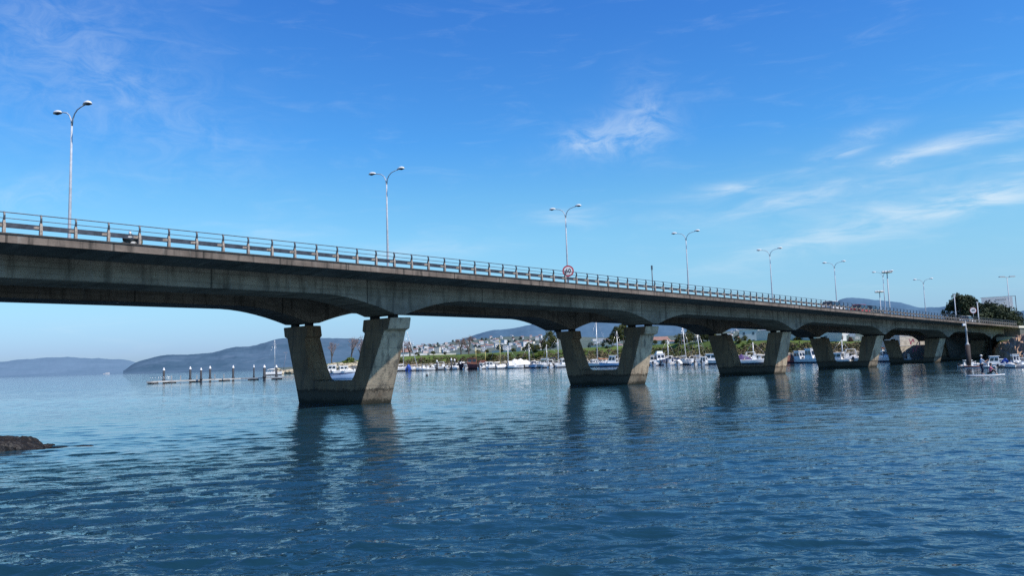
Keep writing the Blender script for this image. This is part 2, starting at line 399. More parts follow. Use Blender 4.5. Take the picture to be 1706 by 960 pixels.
# railing: posts, two thin rails and a broad guard beam
def railing(n0, sgn):
    st = [float(x) for x in np.arange(-60, T_END + 1, 1.4466 * 2)]
    rl = MB(); rl.tube([P(t, n0, zr(t)) for t in st], .024, 6); root = rl.build('railing', [M_RAILD], bridge, BO)
    m = MB(); m.tube([P(t, n0 - sgn * .02, zr(t) - .265) for t in st], .019, 6); m.build('middle_rail', [M_RAILD], root, BO)
    m = MB()
    pr = [(.11, -.44), (.165, -.475), (.165, -.525), (.11, -.555), (.165, -.585), (.165, -.635), (.11, -.67), (.09, -.67), (.09, -.44)]
    m.loft([[P(t, n0 + sgn * a, zr(t) + z) for a, z in pr] for t in st], uvs=st); m.build('guard_beam', [M_BEAM], root, BO)
    def post_geo(m, t, base=None):
        h = head(t); d = Vector((math.sin(h), math.cos(h), 0)); q = Vector((-math.cos(h), math.sin(h), 0)) * sgn
        z = zr(t); o = Vector((*path(t, n0), 0))
        def sec(nn, zz, w, dd): 
            c = o + q * nn + Vector((0, 0, z + zz)); return [c - d * w - q * dd, c + d * w - q * dd, c + d * w + q * dd, c - d * w + q * dd]
        m.loft([sec(-.02, -.955, .062, .08), sec(-.02, -.58, .058, .07), sec(.0, -.36, .048, .06)], 0)
        m.loft([sec(.0, -.36, .042, .055), sec(-.035, -.26, .036, .045), sec(-.045, -.14, .034, .04), sec(.0, -.02, .034, .04), sec(.035, .035, .03, .03)], 1)
        m.loft([sec(.065, -.64, .035, .07), sec(.065, -.5, .035, .07)], 0)      # spacer to the beam
        c = o + q * .05 + Vector((0, 0, z - .57)) - d * .16
        m.add([c + d * a + q * b + Vector((0, 0, e)) for a, b, e in ((-.1, .04, -.05), (.1, -.06, -.07), (.1, -.06, .07), (-.1, .04, .05))], [(0, 1, 2, 3)], 0)
    rest = MB()
    for i in range(-40, 130):
        t = 1.4466 * i
        if t > T_END - .5: break
        if sgn > 0 and -2 <= i < 98:
            m = MB(); post_geo(m, t); m.build('railing_post', [M_POST, M_POSTD], root, BO)
        else: post_geo(rest, t)
    o = rest.build('railing_post', [M_POST, M_POSTD], root, BO); o['kind'] = 'stuff'
railing(0.0, 1); railing(NW, -1)

# ------------------------------------------------------------------ street lamps on the median
M_POLE = mat('galvanised_pole', (.50, .53, .57), .6, .0, .2, 4, spec=.2)
M_LAMPW = mat('lamp_shell_white', (.80, .80, .78), .4, 0, .1, 6)
M_LAMPG = mat('lamp_glass_dark', (.02, .025, .03), .15, 0, .2, 6)
def make_lamp(h=8.25):
    root = empty('street_lamp')
    m = MB(); m.tube([(0, 0, 0), (0, 0, .6), (0, 0, h * .5), (0, 0, h)], [.11, .10, .075, .05], 10); m.box(-.2, .2, -.2, .2, -.02, .03); m.build('pole', [M_POLE], root)
    for sg in (-1, 1):
        m = MB(); m.tube([(0, sg * .02, h - .12), (0, sg * .09, h + .26), (0, sg * .26, h + .54), (0, sg * .52, h + .74), (0, sg * .9, h + .84), (0, sg * 1.2, h + .88)], [.05, .04, .035, .033, .032, .032], 8)
        arm = m.build('arm', [M_POLE], root)
        for nm, mm, up, sec in (('lamp_head', M_LAMPW, 1, ((1.10, .05, .05), (1.2, .12, .12), (1.38, .19, .18), (1.58, .2, .19), (1.74, .13, .12), (1.82, .03, .03))), ('lamp_glass', M_LAMPG, -1, ((1.28, .07, .02), (1.40, .13, .06), (1.54, .14, .085), (1.66, .10, .05), (1.73, .04, .02)))):
            m = MB(); m.loft([[(w * math.cos(a), sg * y, h + (.89 if up > 0 else .887) + up * hh * math.sin(a)) for a in [math.pi * j / 8 for j in range(9)]] for y, w, hh in sec], smooth=True)
            m.build(nm, [mm], arm)
    return root
lp = make_lamp()
lamp_txt = ['tall twin-arm grey street lamp nearest the left edge, above the dark bundle on the railing',
            'twin-arm street lamp rising from the bridge over the first pier',
            'twin-arm street lamp rising behind the round speed sign on the bridge',
            'twin-arm street lamp just right of the short bare post on the bridge',
            'twin-arm street lamp on the bridge over the third pier',
            'twin-arm street lamp on the bridge just left of the dark hill behind the deck',
            'small twin-arm street lamp beside the taller floodlight mast on the bridge',
            'faintest and farthest twin-arm street lamp, between the floodlight mast and the dark conifers']
for i, t in enumerate((5.67, 28.65, 51.12, 73.95, 96.05, 118.35, 139.35, 160.4)):
    o = lp if i == 0 else copy_tree(lp)
    place(o, P(t, NC, zr(t) - .83), math.pi / 2 - head(t) + R(13))
    tag(o, lamp_txt[i], 'street lamp', 'twin-arm lamps along the bridge')

# short bare post
m = MB(); m.tube([(0, 0, 0), (0, 0, 4.4)], [.07, .05], 8); m.box(-.14, .14, -.14, .14, -.01, .03); m.box(-.09, .09, -.06, .06, 3.9, 4.4)
o = m.build('post', [mat('post_dark_steel', (.10, .11, .13), .5, .4)]); o.location = P(66.1, NC - .1, zr(66.1) - .83)
tag(o, 'short bare dark post standing on the bridge between the third and fourth street lamp', 'post')

# ------------------------------------------------------------------ round 60 signs
def text_mesh(txt, size, name, m, parent):
    cu = bpy.data.curves.new(name, 'FONT'); cu.body = txt; cu.size = size; cu.align_x = 'CENTER'; cu.align_y = 'CENTER'; cu.extrude = .004; cu.offset = size * .018
    tmp = bpy.data.objects.new('tmp', cu); COL.objects.link(tmp)
    dg = bpy.context.evaluated_depsgraph_get(); me = bpy.data.meshes.new_from_object(tmp.evaluated_get(dg))
    bpy.data.objects.remove(tmp); me.materials.clear(); me.materials.append(m)
    o = bpy.data.objects.new(name, me); COL.objects.link(o); o.parent = parent
    return o
M_RED = mat('sign_red', (.55, .02, .035), .45, 0, .15, 5); M_WHITE = mat('sign_white', (.82, .80, .78), .5, 0, .08, 5)
M_BLACK = mat('sign_black', (.015, .015, .015), .5)
M_SIGNBACK = mat('sign_back_grey', (.3, .3, .31), .5, .3)
def make_sign(txt, rad, hgt, face=.76):
    root = empty('speed_limit_sign')
    m = MB(); m.tube([(0, 0, 0), (0, 0, hgt + rad * .6)], .035, 8); m.build('post', [M_POLE], root)
    def disc(r, y0, y1):
        b = MB(); n = 40
        b.loft([[(r * math.cos(2 * math.pi * k / n), y, hgt + r * math.sin(2 * math.pi * k / n)) for k in range(n)] for y in (y0, y1)]); return b
    p = disc(rad, -.06, -.04).build('plate', [M_RED], root)
    disc(rad * face, -.068, -.0605).build('face', [M_WHITE], p)
    d = text_mesh(txt, rad * 1.02, 'digits', M_BLACK, p); d.location = (0, -.075, hgt); d.rotation_euler = (math.pi / 2, 0, 0)
    disc(rad * .97, -.0395, -.03).build('back', [M_SIGNBACK], root)
    return root
s1 = make_sign('60', .47, 1.11); place(s1, P(40.25, .62, zr(40.25) - .96), -head(40.25) + R(40)); tag(s1, 'round red-rimmed 60 speed limit sign on the bridge rail above the second pier', 'road sign')
s2 = make_sign('60', .58, 2.3, .90); place(s2, P(158.65, .6, zr(158.65) - .96), -head(158.65) + R(36)); tag(s2, 'small round 60 sign at the right end of the bridge before the dark conifers', 'road sign')

# ------------------------------------------------------------------ dark bundle on the railing
def blob(m, c, r, seed, mi=0, sub=2, amp=.28, flat=None):
    bm = bmesh.new(); bmesh.ops.create_icosphere(bm, subdivisions=sub, radius=1)
    rr = random.Random(seed); ph = [(rr.uniform(1.5, 5), rr.uniform(1.5, 5), rr.uniform(1.5, 5), rr.uniform(0, 6.28)) for _ in range(6)]
    vs = []
    for v in bm.verts:
        p = v.co; k = 1 + amp * sum(math.sin(a * p.x + b * p.y + c_ * p.z + d) for a, b, c_, d in ph) / 3
        q = Vector((p.x * r[0] * k, p.y * r[1] * k, p.z * r[2] * k))
        if flat is not None: q.z = min(q.z, flat * (1 + .06 * math.sin(5 * p.x + 3 * p.y + seed)))
        vs.append(Vector(c) + q)
    bm.verts.index_update(); fs = [[v.index for v in f.verts] for f in bm.faces]; bm.free()
    m.add(vs, fs, mi); return m
M_CLOTH = mat('dark_tarp', (.02, .022, .026), .7, 0, .5, 7, col2=(.10, .11, .10))
M_PALE = mat('pale_cloth', (.62, .60, .56), .7, 0, .3, 6)
M_OLIVE = mat('olive_bag', (.12, .13, .05), .8, 0, .3, 6)
root = empty('tarp_bundle', P(5.45, .12, zr(5.45) - .945)); root.rotation_euler = (0, 0, math.pi / 2 - head(5.45))
tag(root, 'dark crumpled bundle of tarpaulin and bags stuffed behind the railing near the left edge', 'bundle')
m = MB(); blob(m, (-.02, .16, .22), (.20, .13, .23), 3, 0, 3, .6); blob(m, (.22, .14, .19), (.22, .12, .20), 5, 0, 3, .6); blob(m, (.12, .1, .40), (.26, .10, .08), 6, 0, 3, .6); blob(m, (-.32, .14, .06), (.12, .1, .06), 9, 0, 2, .4); m.build('tarpaulin', [M_CLOTH], root)
m = MB(); blob(m, (-.08, -.02, .36), (.12, .05, .05), 8, 0, 2, .4); blob(m, (.1, -.02, .10), (.14, .05, .05), 9, 0, 2, .4); blob(m, (.24, -.02, .34), (.10, .04, .04), 12, 0, 2, .4); m.build('pale_cloth', [M_PALE], root)
m = MB(); blob(m, (.50, .05, .16), (.07, .08, .17), 14, 0, 2, .3); m.build('olive_bag', [M_OLIVE], root)
m = MB(); m.lathe([(.03, .0), (.06, .01), (.06, .14), (.025, .18), (.025, .22)], 12, c=(-.02, .12, .50)); m.build('white_bottle', [M_WHITE], root)

# ------------------------------------------------------------------ water
def make_water():
    na, nr = 760, 1150
    A = np.linspace(R(-56), R(56), na); Rr = np.concatenate([np.geomspace(4.0, 420, nr - 60), np.geomspace(440, 24000, 60)])
    aa, rr = np.meshgrid(A, Rr); X = rr * np.sin(aa); Y = rr * np.cos(aa); Z = np.zeros_like(X)
    dr = np.gradient(Rr)[:, None] * np.ones_like(X)
    g = np.random.default_rng(3)
    # calmer and rougher patches drifting over the surface
    patch = .80 + .30 * np.sin(X * .045 + Y * .11 + 1.0) * np.sin(Y * .06 - X * .02 + 2.2) + .15 * np.sin(X * .13 + Y * .31)
    calm = 1.22 - .88 / (1 + np.exp(-(Y + 2.2 * np.sin(X * .16) + 2.0 * np.sin(X * .06 + 2) + .10 * X - 20) / 3.6))
    calm = calm * (1 + .35 * np.exp(-((Y - 33 - .35 * X + 4 * np.sin(X * .12)) / 3.5) ** 2))
    n = 110
    for i in range(n):
        lam = 0.16 * (4.2 / 0.16) ** (g.random() ** 1.6)
        th = g.normal(R(-92), R(24)); k = 2 * np.pi / lam
        slope = .032 * (.75 if lam < .3 else 1.0 if lam < 1.3 else .6 if lam < 2.4 else .36)
        a = slope * lam / (2 * np.pi) * g.uniform(.6, 1.4)
        w = np.clip((lam / (3.2 * dr)) - .6, 0, 1)
        ph = (X * np.cos(th) + Y * np.sin(th)) * k + g.uniform(0, 6.28)
        ph = ph + .55 * np.sin(X * .21 + Y * .33 + i) 
        s_ = np.sin(ph); Z += a * w * (s_ - .33 * np.cos(2 * ph)) * patch * (calm if lam > .5 else calm ** .7)
    # long oblique ripples of an old wake, lower left
    for lam, th, a in ((.9, R(-58), .010), (1.45, R(-54), .013), (.6, R(-62), .006)):
        wv = np.exp(-(((X + 8 + (Y - 14) * .55) / 9) ** 2)) * np.exp(-((Y - 17) / 10) ** 2)
        Z += a * wv * np.sin((X * np.cos(th) + Y * np.sin(th)) * 2 * np.pi / lam + 1.2 * np.sin(X * .3))
    V = np.stack([X, Y, Z], -1).reshape(-1, 3)
    i = np.arange(nr - 1)[:, None] * na + np.arange(na - 1)[None]
    Q = np.stack([i, i + 1, i + na + 1, i + na], -1).reshape(-1, 4)
    m, t, b = base_mat('sea_water', .02, 0, .5)
    pos = t.new('ShaderNodeNewGeometry').outputs['Position']
    big = t.noise(t.mapping(pos, (.012, .05, 1), (0, 0, R(8))), 1, 4, .6)
    t.put(b.inputs['Base Color'], t.mix(t.ramp(big, .3, .7), (.007, .033, .050), (.014, .054, .092)))
    b.inputs['IOR'].default_value = 1.333
    r1 = t.noise(t.mapping(pos, (4.2, 7.5, 1), (0, 0, R(-6))), 1, 3, .55, .4)
    r2 = t.noise(t.mapping(pos, (.9, 2.1, 1), (0, 0, R(8))), 1, 4, .6, .3)
    r3 = t.noise(t.mapping(pos, (.16, .5, 1), (0, 0, R(4))), 1, 4, .6, .2)
    r0 = t.noise(t.mapping(pos, (11, 19, 1), (0, 0, R(5))), 1, 2, .5, .5)
    h = t.math('MULTIPLY_ADD', r0, .005, t.math('MULTIPLY_ADD', r1, .020, t.math('MULTIPLY_ADD', r2, .12, t.math('MULTIPLY', r3, .22))))
    bn = t.new('ShaderNodeBump'); bn.inputs['Strength'].default_value = .55; bn.inputs['Distance'].default_value = 1.0
    sy = t.new('ShaderNodeSeparateXYZ'); t.put(sy.inputs[0], pos); near_ = t.ramp(t.math('MULTIPLY', sy.outputs[1], -1), -30, -13)
    t.put(bn.inputs['Strength'], t.math('MULTIPLY_ADD', near_, .50, t.math('MULTIPLY_ADD', t.ramp(big, .25, .75), .18, .13)))
    t.put(bn.inputs['Height'], h); t.L.new(bn.outputs[0], b.inputs['Normal'])
    o = np_mesh('water', V, Q, m, smooth=True); tag(o, kind='structure')
make_water()

# ------------------------------------------------------------------ rocks in the foreground
M_ROCKD = mat('weedy_rock', (.015, .010, .005), .6, 0, .5, 7, col2=(.0025, .002, .0025), bump=1.0)
def rock(name, loc, r, seed, m_, flat=None, amp=.25, sub=4):
    m = MB(); blob(m, (0, 0, 0), r, seed, 0, sub, amp, flat); o = m.build(name, [m_]); o.location = loc; return o
def outcrop():
    from mathutils import noise as mn
    nx, ny = 190, 80; b = MB(); vs = []; fs = []; L0, W0 = 5.2, 1.6
    for j in range(ny + 1):
        for i in range(nx + 1):
            x = -L0 + 2 * L0 * i / nx; y = -W0 + 2 * W0 * j / ny
            q = Vector((x, y, 3.1)); rag = mn.fractal(q * .9, .9, 2.1, 5)
            e = abs(x / L0) ** 3.0 + abs(y / W0) ** 2.4 + .30 * rag
            cell = mn.voronoi(q * 1.7)[0]; crack = min(1, (cell[1] - cell[0]) * 5)
            top = .40 + .05 * mn.fractal(q * .7, 1, 2, 3) + .05 * math.sin(1.1 * x)
            top *= max(.15, min(1, (L0 - .55 - x) / .5)) ** .8
            z = min(top, 1.25 * max(0, 1 - e) ** .55 + .05) if e < 1 else -.3 - (e - 1) * .5
            z += (.045 * mn.fractal(q * 4, .8, 2.2, 4) - .08 * (1 - crack)) if e < 1.1 else 0
            vs.append((x, y, max(z, -.8)))
    for j in range(ny):
        for i in range(nx): a = j * (nx + 1) + i; fs.append((a, a + 1, a + nx + 2, a + nx + 1))
    b.add(vs, fs); return b.build('rock', [M_ROCKD], fix=False)
o = outcrop(); o.location = (-22.7, 28.7, -.02); o.rotation_euler = (0, 0, R(14)); tag(o, 'dark flat-topped weedy rock rising from the water at the left edge', 'rock')
o = rock('rock', (-17.2, 29.9, -.13), (.9, .35, .19), 21, M_ROCKD, .13, .3); tag(o, 'low dark rock barely awash, right of the flat-topped rock at the left edge', 'rock')

# ------------------------------------------------------------------ shore terrain
SH = [(380, 520), (455, 395), (500, 372), (560, 352), (660, 338), (760, 342), (860, 306), (1000, 274), (1100, 264), (1200, 242), (1300, 228), (1400, 212), (1500, 204), (1560, 214), (1600, 218), (1640, 204), (1660, 178), (1680, 164), (1706, 152), (1850, 142), (2050, 138)]
BT = [(380, .6), (455, 1.2), (500, 2.6), (560, 4.6), (620, 6.0), (700, 6.6), (860, 6.6), (1000, 7.0), (1100, 7.2), (1200, 7.3), (1300, 6.6), (1400, 5.6), (1500, 4.6), (1560, 3.6), (1640, 3.6), (1706, 4.3), (2050, 5)]
US = np.array([s[0] for s in SH], float); DS = np.array([s[1] for s in SH], float)
UB = np.array([s[0] for s in BT], float); HB = np.array([s[1] for s in BT], float)
def shore_d(u): return float(np.interp(u, US, DS))
def bank_h(u): return float(np.interp(u, UB, HB))
CR = [(380, 622), (560, 609), (640, 594), (680, 579), (700, 575), (740, 574), (780, 566), (830, 562), (900, 561), (1000, 563), (1100, 561), (1250, 550), (1400, 553), (1500, 556), (1600, 557), (1706, 556), (2050, 550)]
UC = np.array([s[0] for s in CR], float); HC = np.array([max(2.0, at(s[0], s[1], shore_d(s[0]) + 2000).z) for s in CR], float)
def ground_z(u, d):
    s = d - shore_d(u); hb = bank_h(u)
    w = .9 * math.sin(u * .045 + d * .02) * .3
    if s < 0: return -1.0
    if s < 5: return -1.0 + s / 5 * 3.0
    if s < 24: 
        k = (s - 5) / 19; k = k * k * (3 - 2 * k); return 2.0 + (hb - 2.0) * k + w * .4
    if s < 60: return hb + w * .3
    hc = float(np.interp(u, UC, HC)); k = min(max(s - 420, 0) / 1580, 1.0)
    z = hb + (hc - hb) * k ** .95 + w * .3 + 1.5 * k * math.sin(u * .06 + d * .011)
    if s > 2000: z -= (s - 2000) * .05
    return z
def terrain():
    us = np.concatenate([np.arange(459, 2051, 7.0)]); ss = [0, 1.5, 3, 5, 7, 9, 12, 15, 18, 21, 24, 28, 34, 42, 52, 60, 75, 95, 120, 150, 190, 240, 300, 370, 450, 540, 640, 750, 870, 1000, 1120, 1250, 1400, 1550, 1700, 1850, 2000, 2150, 2400]
    V = []; 
    for s in ss:
        for u in us:
            d = shore_d(u) + s; p = pol(u, d, ground_z(u, d)); V.append(p)
    n = len(us); i = np.arange(len(ss) - 1)[:, None] * n + np.arange(n - 1)[None]
    Q = np.stack([i, i + 1, i + n + 1, i + n], -1).reshape(-1, 4)
    m, t, b = base_mat('shore_land', .9, 0, .2)
    pos = t.new('ShaderNodeNewGeometry').outputs['Position']; sp = t.new('ShaderNodeSeparateXYZ'); t.put(sp.inputs[0], pos); z = sp.outputs[2]
    n1 = t.noise(pos, .09, 6, .65); n2 = t.noise(pos, .9, 5, .65); n3 = t.noise(pos, .022, 6, .7)
    grass = t.mix(t.ramp(n1, .38, .62), (.065, .10, .022), (.115, .165, .035))
    grass = t.mix(t.math('MULTIPLY', t.ramp(n2, .5, .7), .55), grass, (.035, .045, .016))
    scrub = t.mix(t.ramp(n2, .4, .62), (.16, .13, .085), (.045, .05, .022))
    rockc = t.mix(t.ramp(n2, .35, .62), (.40, .36, .27), (.12, .11, .085))
    zz = t.math('MULTIPLY_ADD', n1, 3.0, t.math('ADD', z, -1.5))
    col = t.mix(t.ramp(zz, 2.1, 2.6), rockc, scrub); col = t.mix(t.ramp(zz, 3.0, 4.0), col, grass)
    town = t.mix(t.ramp(n3, .42, .6), (.075, .105, .085), (.135, .15, .125)); town = t.mix(t.math('MULTIPLY', t.ramp(n1, .45, .65), .7), town, (.055, .08, .065))
    sp2 = t.new('ShaderNodeVectorMath', operation='LENGTH'); t.put(sp2.inputs[0], pos)
    col = t.mix(t.ramp(sp2.outputs['Value'], 420, 620), col, town)
    t.put(b.inputs['Base Color'], col)
    o = np_mesh('shore', np.array([tuple(v) for v in V]), Q, m, smooth=False); tag(o, kind='structure')
terrain()

# ------------------------------------------------------------------ far hills
def hazy_hill_mat(name, c1, c2, c3):
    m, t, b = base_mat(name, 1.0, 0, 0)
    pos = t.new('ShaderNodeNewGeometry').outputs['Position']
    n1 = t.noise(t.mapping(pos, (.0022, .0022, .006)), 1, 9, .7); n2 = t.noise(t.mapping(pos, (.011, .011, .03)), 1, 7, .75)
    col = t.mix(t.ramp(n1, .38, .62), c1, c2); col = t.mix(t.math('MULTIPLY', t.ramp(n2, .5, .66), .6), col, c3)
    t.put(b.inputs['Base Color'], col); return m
def hill(name, crest, d, m, depth=.30, seed=1, rough=.05):
    from mathutils import noise as mn
    cu = np.array([c[0] for c in crest], float); cv = np.array([c[1] for c in crest], float)
    us = np.linspace(cu[0], cu[-1], 420); nr = 26; V = []
    qs = list(np.linspace(-1, 0, nr)) + [.12, .3, .6, 1.0]
    def smooth(u):                                           # rounded crest line through the measured points
        w = 0; a = 0
        for o_ in (-9, -6, -3, 0, 3, 6, 9): k = 1 - abs(o_) / 14; w += k; a += k * float(np.interp(u + o_, cu, cv))
        return a / w
    for q in qs:
        for u in us:
            top = max(at(u, smooth(u), d).z, 0); dd = d * (1 + depth * q); p = pol(u, dd)
            hh = (.5 - .5 * math.cos(math.pi * (1 + q))) * .55 + (1 + q) * .45 if q <= 0 else (1 - q) ** 1.3
            f1 = mn.fractal(Vector((p.x, p.y, seed * 900)) / (d * .055), 1, 2.1, 5); f2 = mn.fractal(Vector((p.x, p.y, seed * 700)) / (d * .011), .9, 2.1, 3)
            edge = min(1, 4 * (1 + q)) if q <= 0 else 1 - q
            z = top * hh + d * ((.0018) * f1 * (1 if abs(q) > .02 else .25) * min(1, abs(q) * 5 + .2) + .00075 * f2) * edge * min(1, top / (.02 * d))
            V.append(tuple(pol(u, dd, z if 0 < 1 + q and q < 1 else -4)))
    n = len(us); i = np.arange(len(qs) - 1)[:, None] * n + np.arange(n - 1)[None]
    Q = np.stack([i, i + 1, i + n + 1, i + n], -1).reshape(-1, 4)
    o = np_mesh(name, np.array(V), Q, m, smooth=True); tag(o, kind='structure'); return o
M_H1 = hazy_hill_mat('hill_far_blue', (.13, .205, .285), (.115, .19, .265), (.14, .215, .295))  # distance haze is mixed into the base colours of all these hills
M_H2 = hazy_hill_mat('hill_mid_blue', (.085, .142, .205), (.055, .105, .155), (.115, .168, .23))
M_H3 = hazy_hill_mat('mountain_blue', (.08, .145, .215), (.066, .125, .19), (.098, .16, .225))
M_H4 = hazy_hill_mat('mountain_right_blue', (.085, .155, .23), (.07, .135, .205), (.10, .168, .24))
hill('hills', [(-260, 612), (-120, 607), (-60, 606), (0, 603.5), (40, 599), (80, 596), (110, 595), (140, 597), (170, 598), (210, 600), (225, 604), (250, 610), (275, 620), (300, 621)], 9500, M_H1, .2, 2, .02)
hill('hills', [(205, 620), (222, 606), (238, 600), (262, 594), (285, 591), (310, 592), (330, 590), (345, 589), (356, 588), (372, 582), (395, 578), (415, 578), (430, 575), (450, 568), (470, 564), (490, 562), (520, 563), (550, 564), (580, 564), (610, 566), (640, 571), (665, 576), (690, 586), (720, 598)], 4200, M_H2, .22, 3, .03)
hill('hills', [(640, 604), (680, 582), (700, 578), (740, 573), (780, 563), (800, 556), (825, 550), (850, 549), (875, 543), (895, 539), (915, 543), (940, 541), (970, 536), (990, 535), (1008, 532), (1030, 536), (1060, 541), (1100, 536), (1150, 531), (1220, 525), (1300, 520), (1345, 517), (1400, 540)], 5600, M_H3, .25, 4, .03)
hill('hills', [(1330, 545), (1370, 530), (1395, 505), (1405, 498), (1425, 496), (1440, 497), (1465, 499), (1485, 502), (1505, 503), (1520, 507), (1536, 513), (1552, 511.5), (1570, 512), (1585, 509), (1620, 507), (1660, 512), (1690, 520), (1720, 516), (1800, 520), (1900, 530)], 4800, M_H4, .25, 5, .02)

# ------------------------------------------------------------------ houses
WALLS = {'white': mat('house_white', (.68, .67, .67), .8, 0, .14, .3), 'cream': mat('house_cream', (.72, .66, .55), .8, 0, .1, .3),
         'grey': mat('house_grey', (.50, .51, .55), .8, 0, .1, .3), 'pinkish': mat('house_pink', (.66, .52, .48), .8, 0, .1, .3)}
ROOFS = {'red': mat('roof_red', (.36, .20, .16), .85, 0, .2, .5), 'grey': mat('roof_grey', (.30, .32, .36), .85, 0, .2, .5), 'flat': mat('roof_flat', (.62, .62, .62), .85, 0, .2, .5)}
M_PANE = mat('house_window', (.10, .13, .17), .3, 0, .3, 1)
def make_house(w, d, h, wall, roof, storeys):
    root = empty('house')
    m = MB(); m.box(-w / 2, w / 2, -d / 2, d / 2, -4, h); m.build('walls', [WALLS[wall]], root)
    m = MB()
    if roof == 'flat': m.box(-w / 2 - .2, w / 2 + .2, -d / 2 - .2, d / 2 + .2, h + .005, h + .4)
    else: m.add([(-w / 2 - .4, -d / 2 - .5, h), (w / 2 + .4, -d / 2 - .5, h), (w / 2 + .4, d / 2 + .5, h), (-w / 2 - .4, d / 2 + .5, h), (-w / 2 - .1, 0, h + d * .25), (w / 2 + .1, 0, h + d * .25)], [(0, 1, 5, 4), (2, 3, 4, 5), (1, 2, 5), (3, 0, 4), (3, 2, 1, 0)])
    m.build('roof', [ROOFS[roof]], root)
    n = max(1, int(w / 4))
    for s in range(storeys):
        for k in range(n):
            x = -w / 2 + w * (k + .5) / n; z = (h / storeys) * (s + .5); q = MB(); q.box(x - .55, x + .55, -d / 2 - .03, -d / 2 + .05, z - .6, z + .7); q.build('window', [M_PANE], root)
    return root
PROTO = {}
zones = [ # u0,u1, v0,v1, count, place words
    (660, 705, 577, 589, 18, 'just right of the first pier'),
    (705, 755, 573, 589, 36, 'left of the brown bare tree'),
    (755, 815, 566, 587, 32, 'around the brown bare tree'),
    (815, 870, 560, 585, 38, 'under the blue mountain'),
    (870, 928, 563, 583, 32, 'left of the second pier'),
    (985, 1034, 566, 582, 18, 'inside the second pier'),
    (1085, 1150, 566, 577, 10, 'right of the second pier'),
    (1215, 1285, 549, 572, 36, 'inside the third pier'),
    (1300, 1350, 551, 566, 14, 'left of the fourth pier'),
    (1380, 1432, 551, 566, 14, 'inside the fourth pier')]
def ground_hit(u, v):
    r = ray(u, v); hz = math.hypot(r.x, r.y); sl = r.z / hz; d = shore_d(u) + 62
    while d < shore_d(u) + 2000:
        if CAMZ + sl * d <= ground_z(u, d): return d
        d += 8
    return d
rr = random.Random(5); nh = 0
for u0, u1, v0, v1, cnt, words in zones:
    for k in range(cnt):
        u = u0 + (u1 - u0) * (k + rr.random()) / cnt; v = rr.uniform(v0, v1)
        d = min(ground_hit(u, v), shore_d(u) + 1960)
        if d < shore_d(u) + 500: d = shore_d(u) + rr.uniform(560, 1300)
        wall = rr.choices(['white', 'cream', 'grey', 'pinkish'], [8, 2, 1.5, 1])[0]; roof = rr.choices(['red', 'grey', 'flat'], [4, 2, 4])[0]
        sz = rr.choices(['small', 'broad', 'tall'], [5, 4, 2])[0]; key = (sz, wall, roof)
        if key not in PROTO:
            w, dd, h, s = {'small': (8, 7, 5, 2), 'broad': (15, 9, 6, 2), 'tall': (12, 10, 11, 3)}[sz]
            PROTO[key] = o = make_house(w, dd, h, wall, roof, s)
        else: o = copy_tree(PROTO[key])
        rz = -az(u) + R(rr.choice([rr.uniform(-55, 5), rr.uniform(-30, 30)]))
        place(o, pol(u, d, ground_z(u, d)), rz, rr.uniform(.42, .66))
        rt = {'red': 'a red tiled roof', 'grey': 'a grey roof', 'flat': 'a flat roof'}[roof]
        tag(o, f'{sz} {wall} house with {rt} {words}', 'house', f'houses {words}'); nh += 1

# ------------------------------------------------------------------ vegetation
def leaf_mat(name, c1, c2, c3):
    m, t, b = base_mat(name, .7, 0, .25)
    tc = t.new('ShaderNodeTexCoord').outputs['Object']
    n1 = t.noise(tc, .55, 4, .6); n2 = t.noise(tc, 4.0, 3, .6)
    col = t.mix(t.ramp(n1, .36, .64), c1, c2); col = t.mix(t.math('MULTIPLY', t.ramp(n2, .5, .7), .6), col, c3)
    t.put(b.inputs['Base Color'], col); return m
M_LEAF = [leaf_mat('leaves_olive', (.045, .055, .016), (.085, .095, .024), (.12, .125, .035)), leaf_mat('leaves_dark', (.02, .034, .018), (.04, .056, .026), (.07, .085, .038)),
          leaf_mat('leaves_bright', (.09, .13, .02), (.14, .19, .03), (.2, .24, .05)), leaf_mat('leaves_russet', (.12, .075, .06), (.17, .11, .085), (.22, .15, .12))]
M_BARK = mat('bark', (.14, .11, .09), .9, 0, .4, 3); M_TWIG = mat('twigs_mauve', (.36, .27, .26), .9, 0, .3, 2); M_TWIGB = mat('twigs_brown', (.25, .165, .145), .9, 0, .3, 2)
def leaf_cloud(g, centres, radii, per, size, squash=.85):
    V = []
    for c, r in zip(centres, radii):
        n = per; d = g.normal(size=(n, 3)); d /= np.linalg.norm(d, axis=1)[:, None]
        p = np.array(c) + d * (r * g.uniform(.55, 1.08, (n, 1))) * np.array([1, 1, squash])
        a = g.normal(size=(n, 3)); a /= np.linalg.norm(a, axis=1)[:, None]; b = np.cross(a, d + .6 * g.normal(size=(n, 3))); b /= np.linalg.norm(b, axis=1)[:, None] + 1e-6
        s = size * g.uniform(.6, 1.3, (n, 1)); V.append(np.stack([p - a * s, p + b * s * .55, p + a * s, p - b * s * .55], 1))
    V = np.concatenate(V).reshape(-1, 3); return V, np.arange(len(V)).reshape(-1, 4)
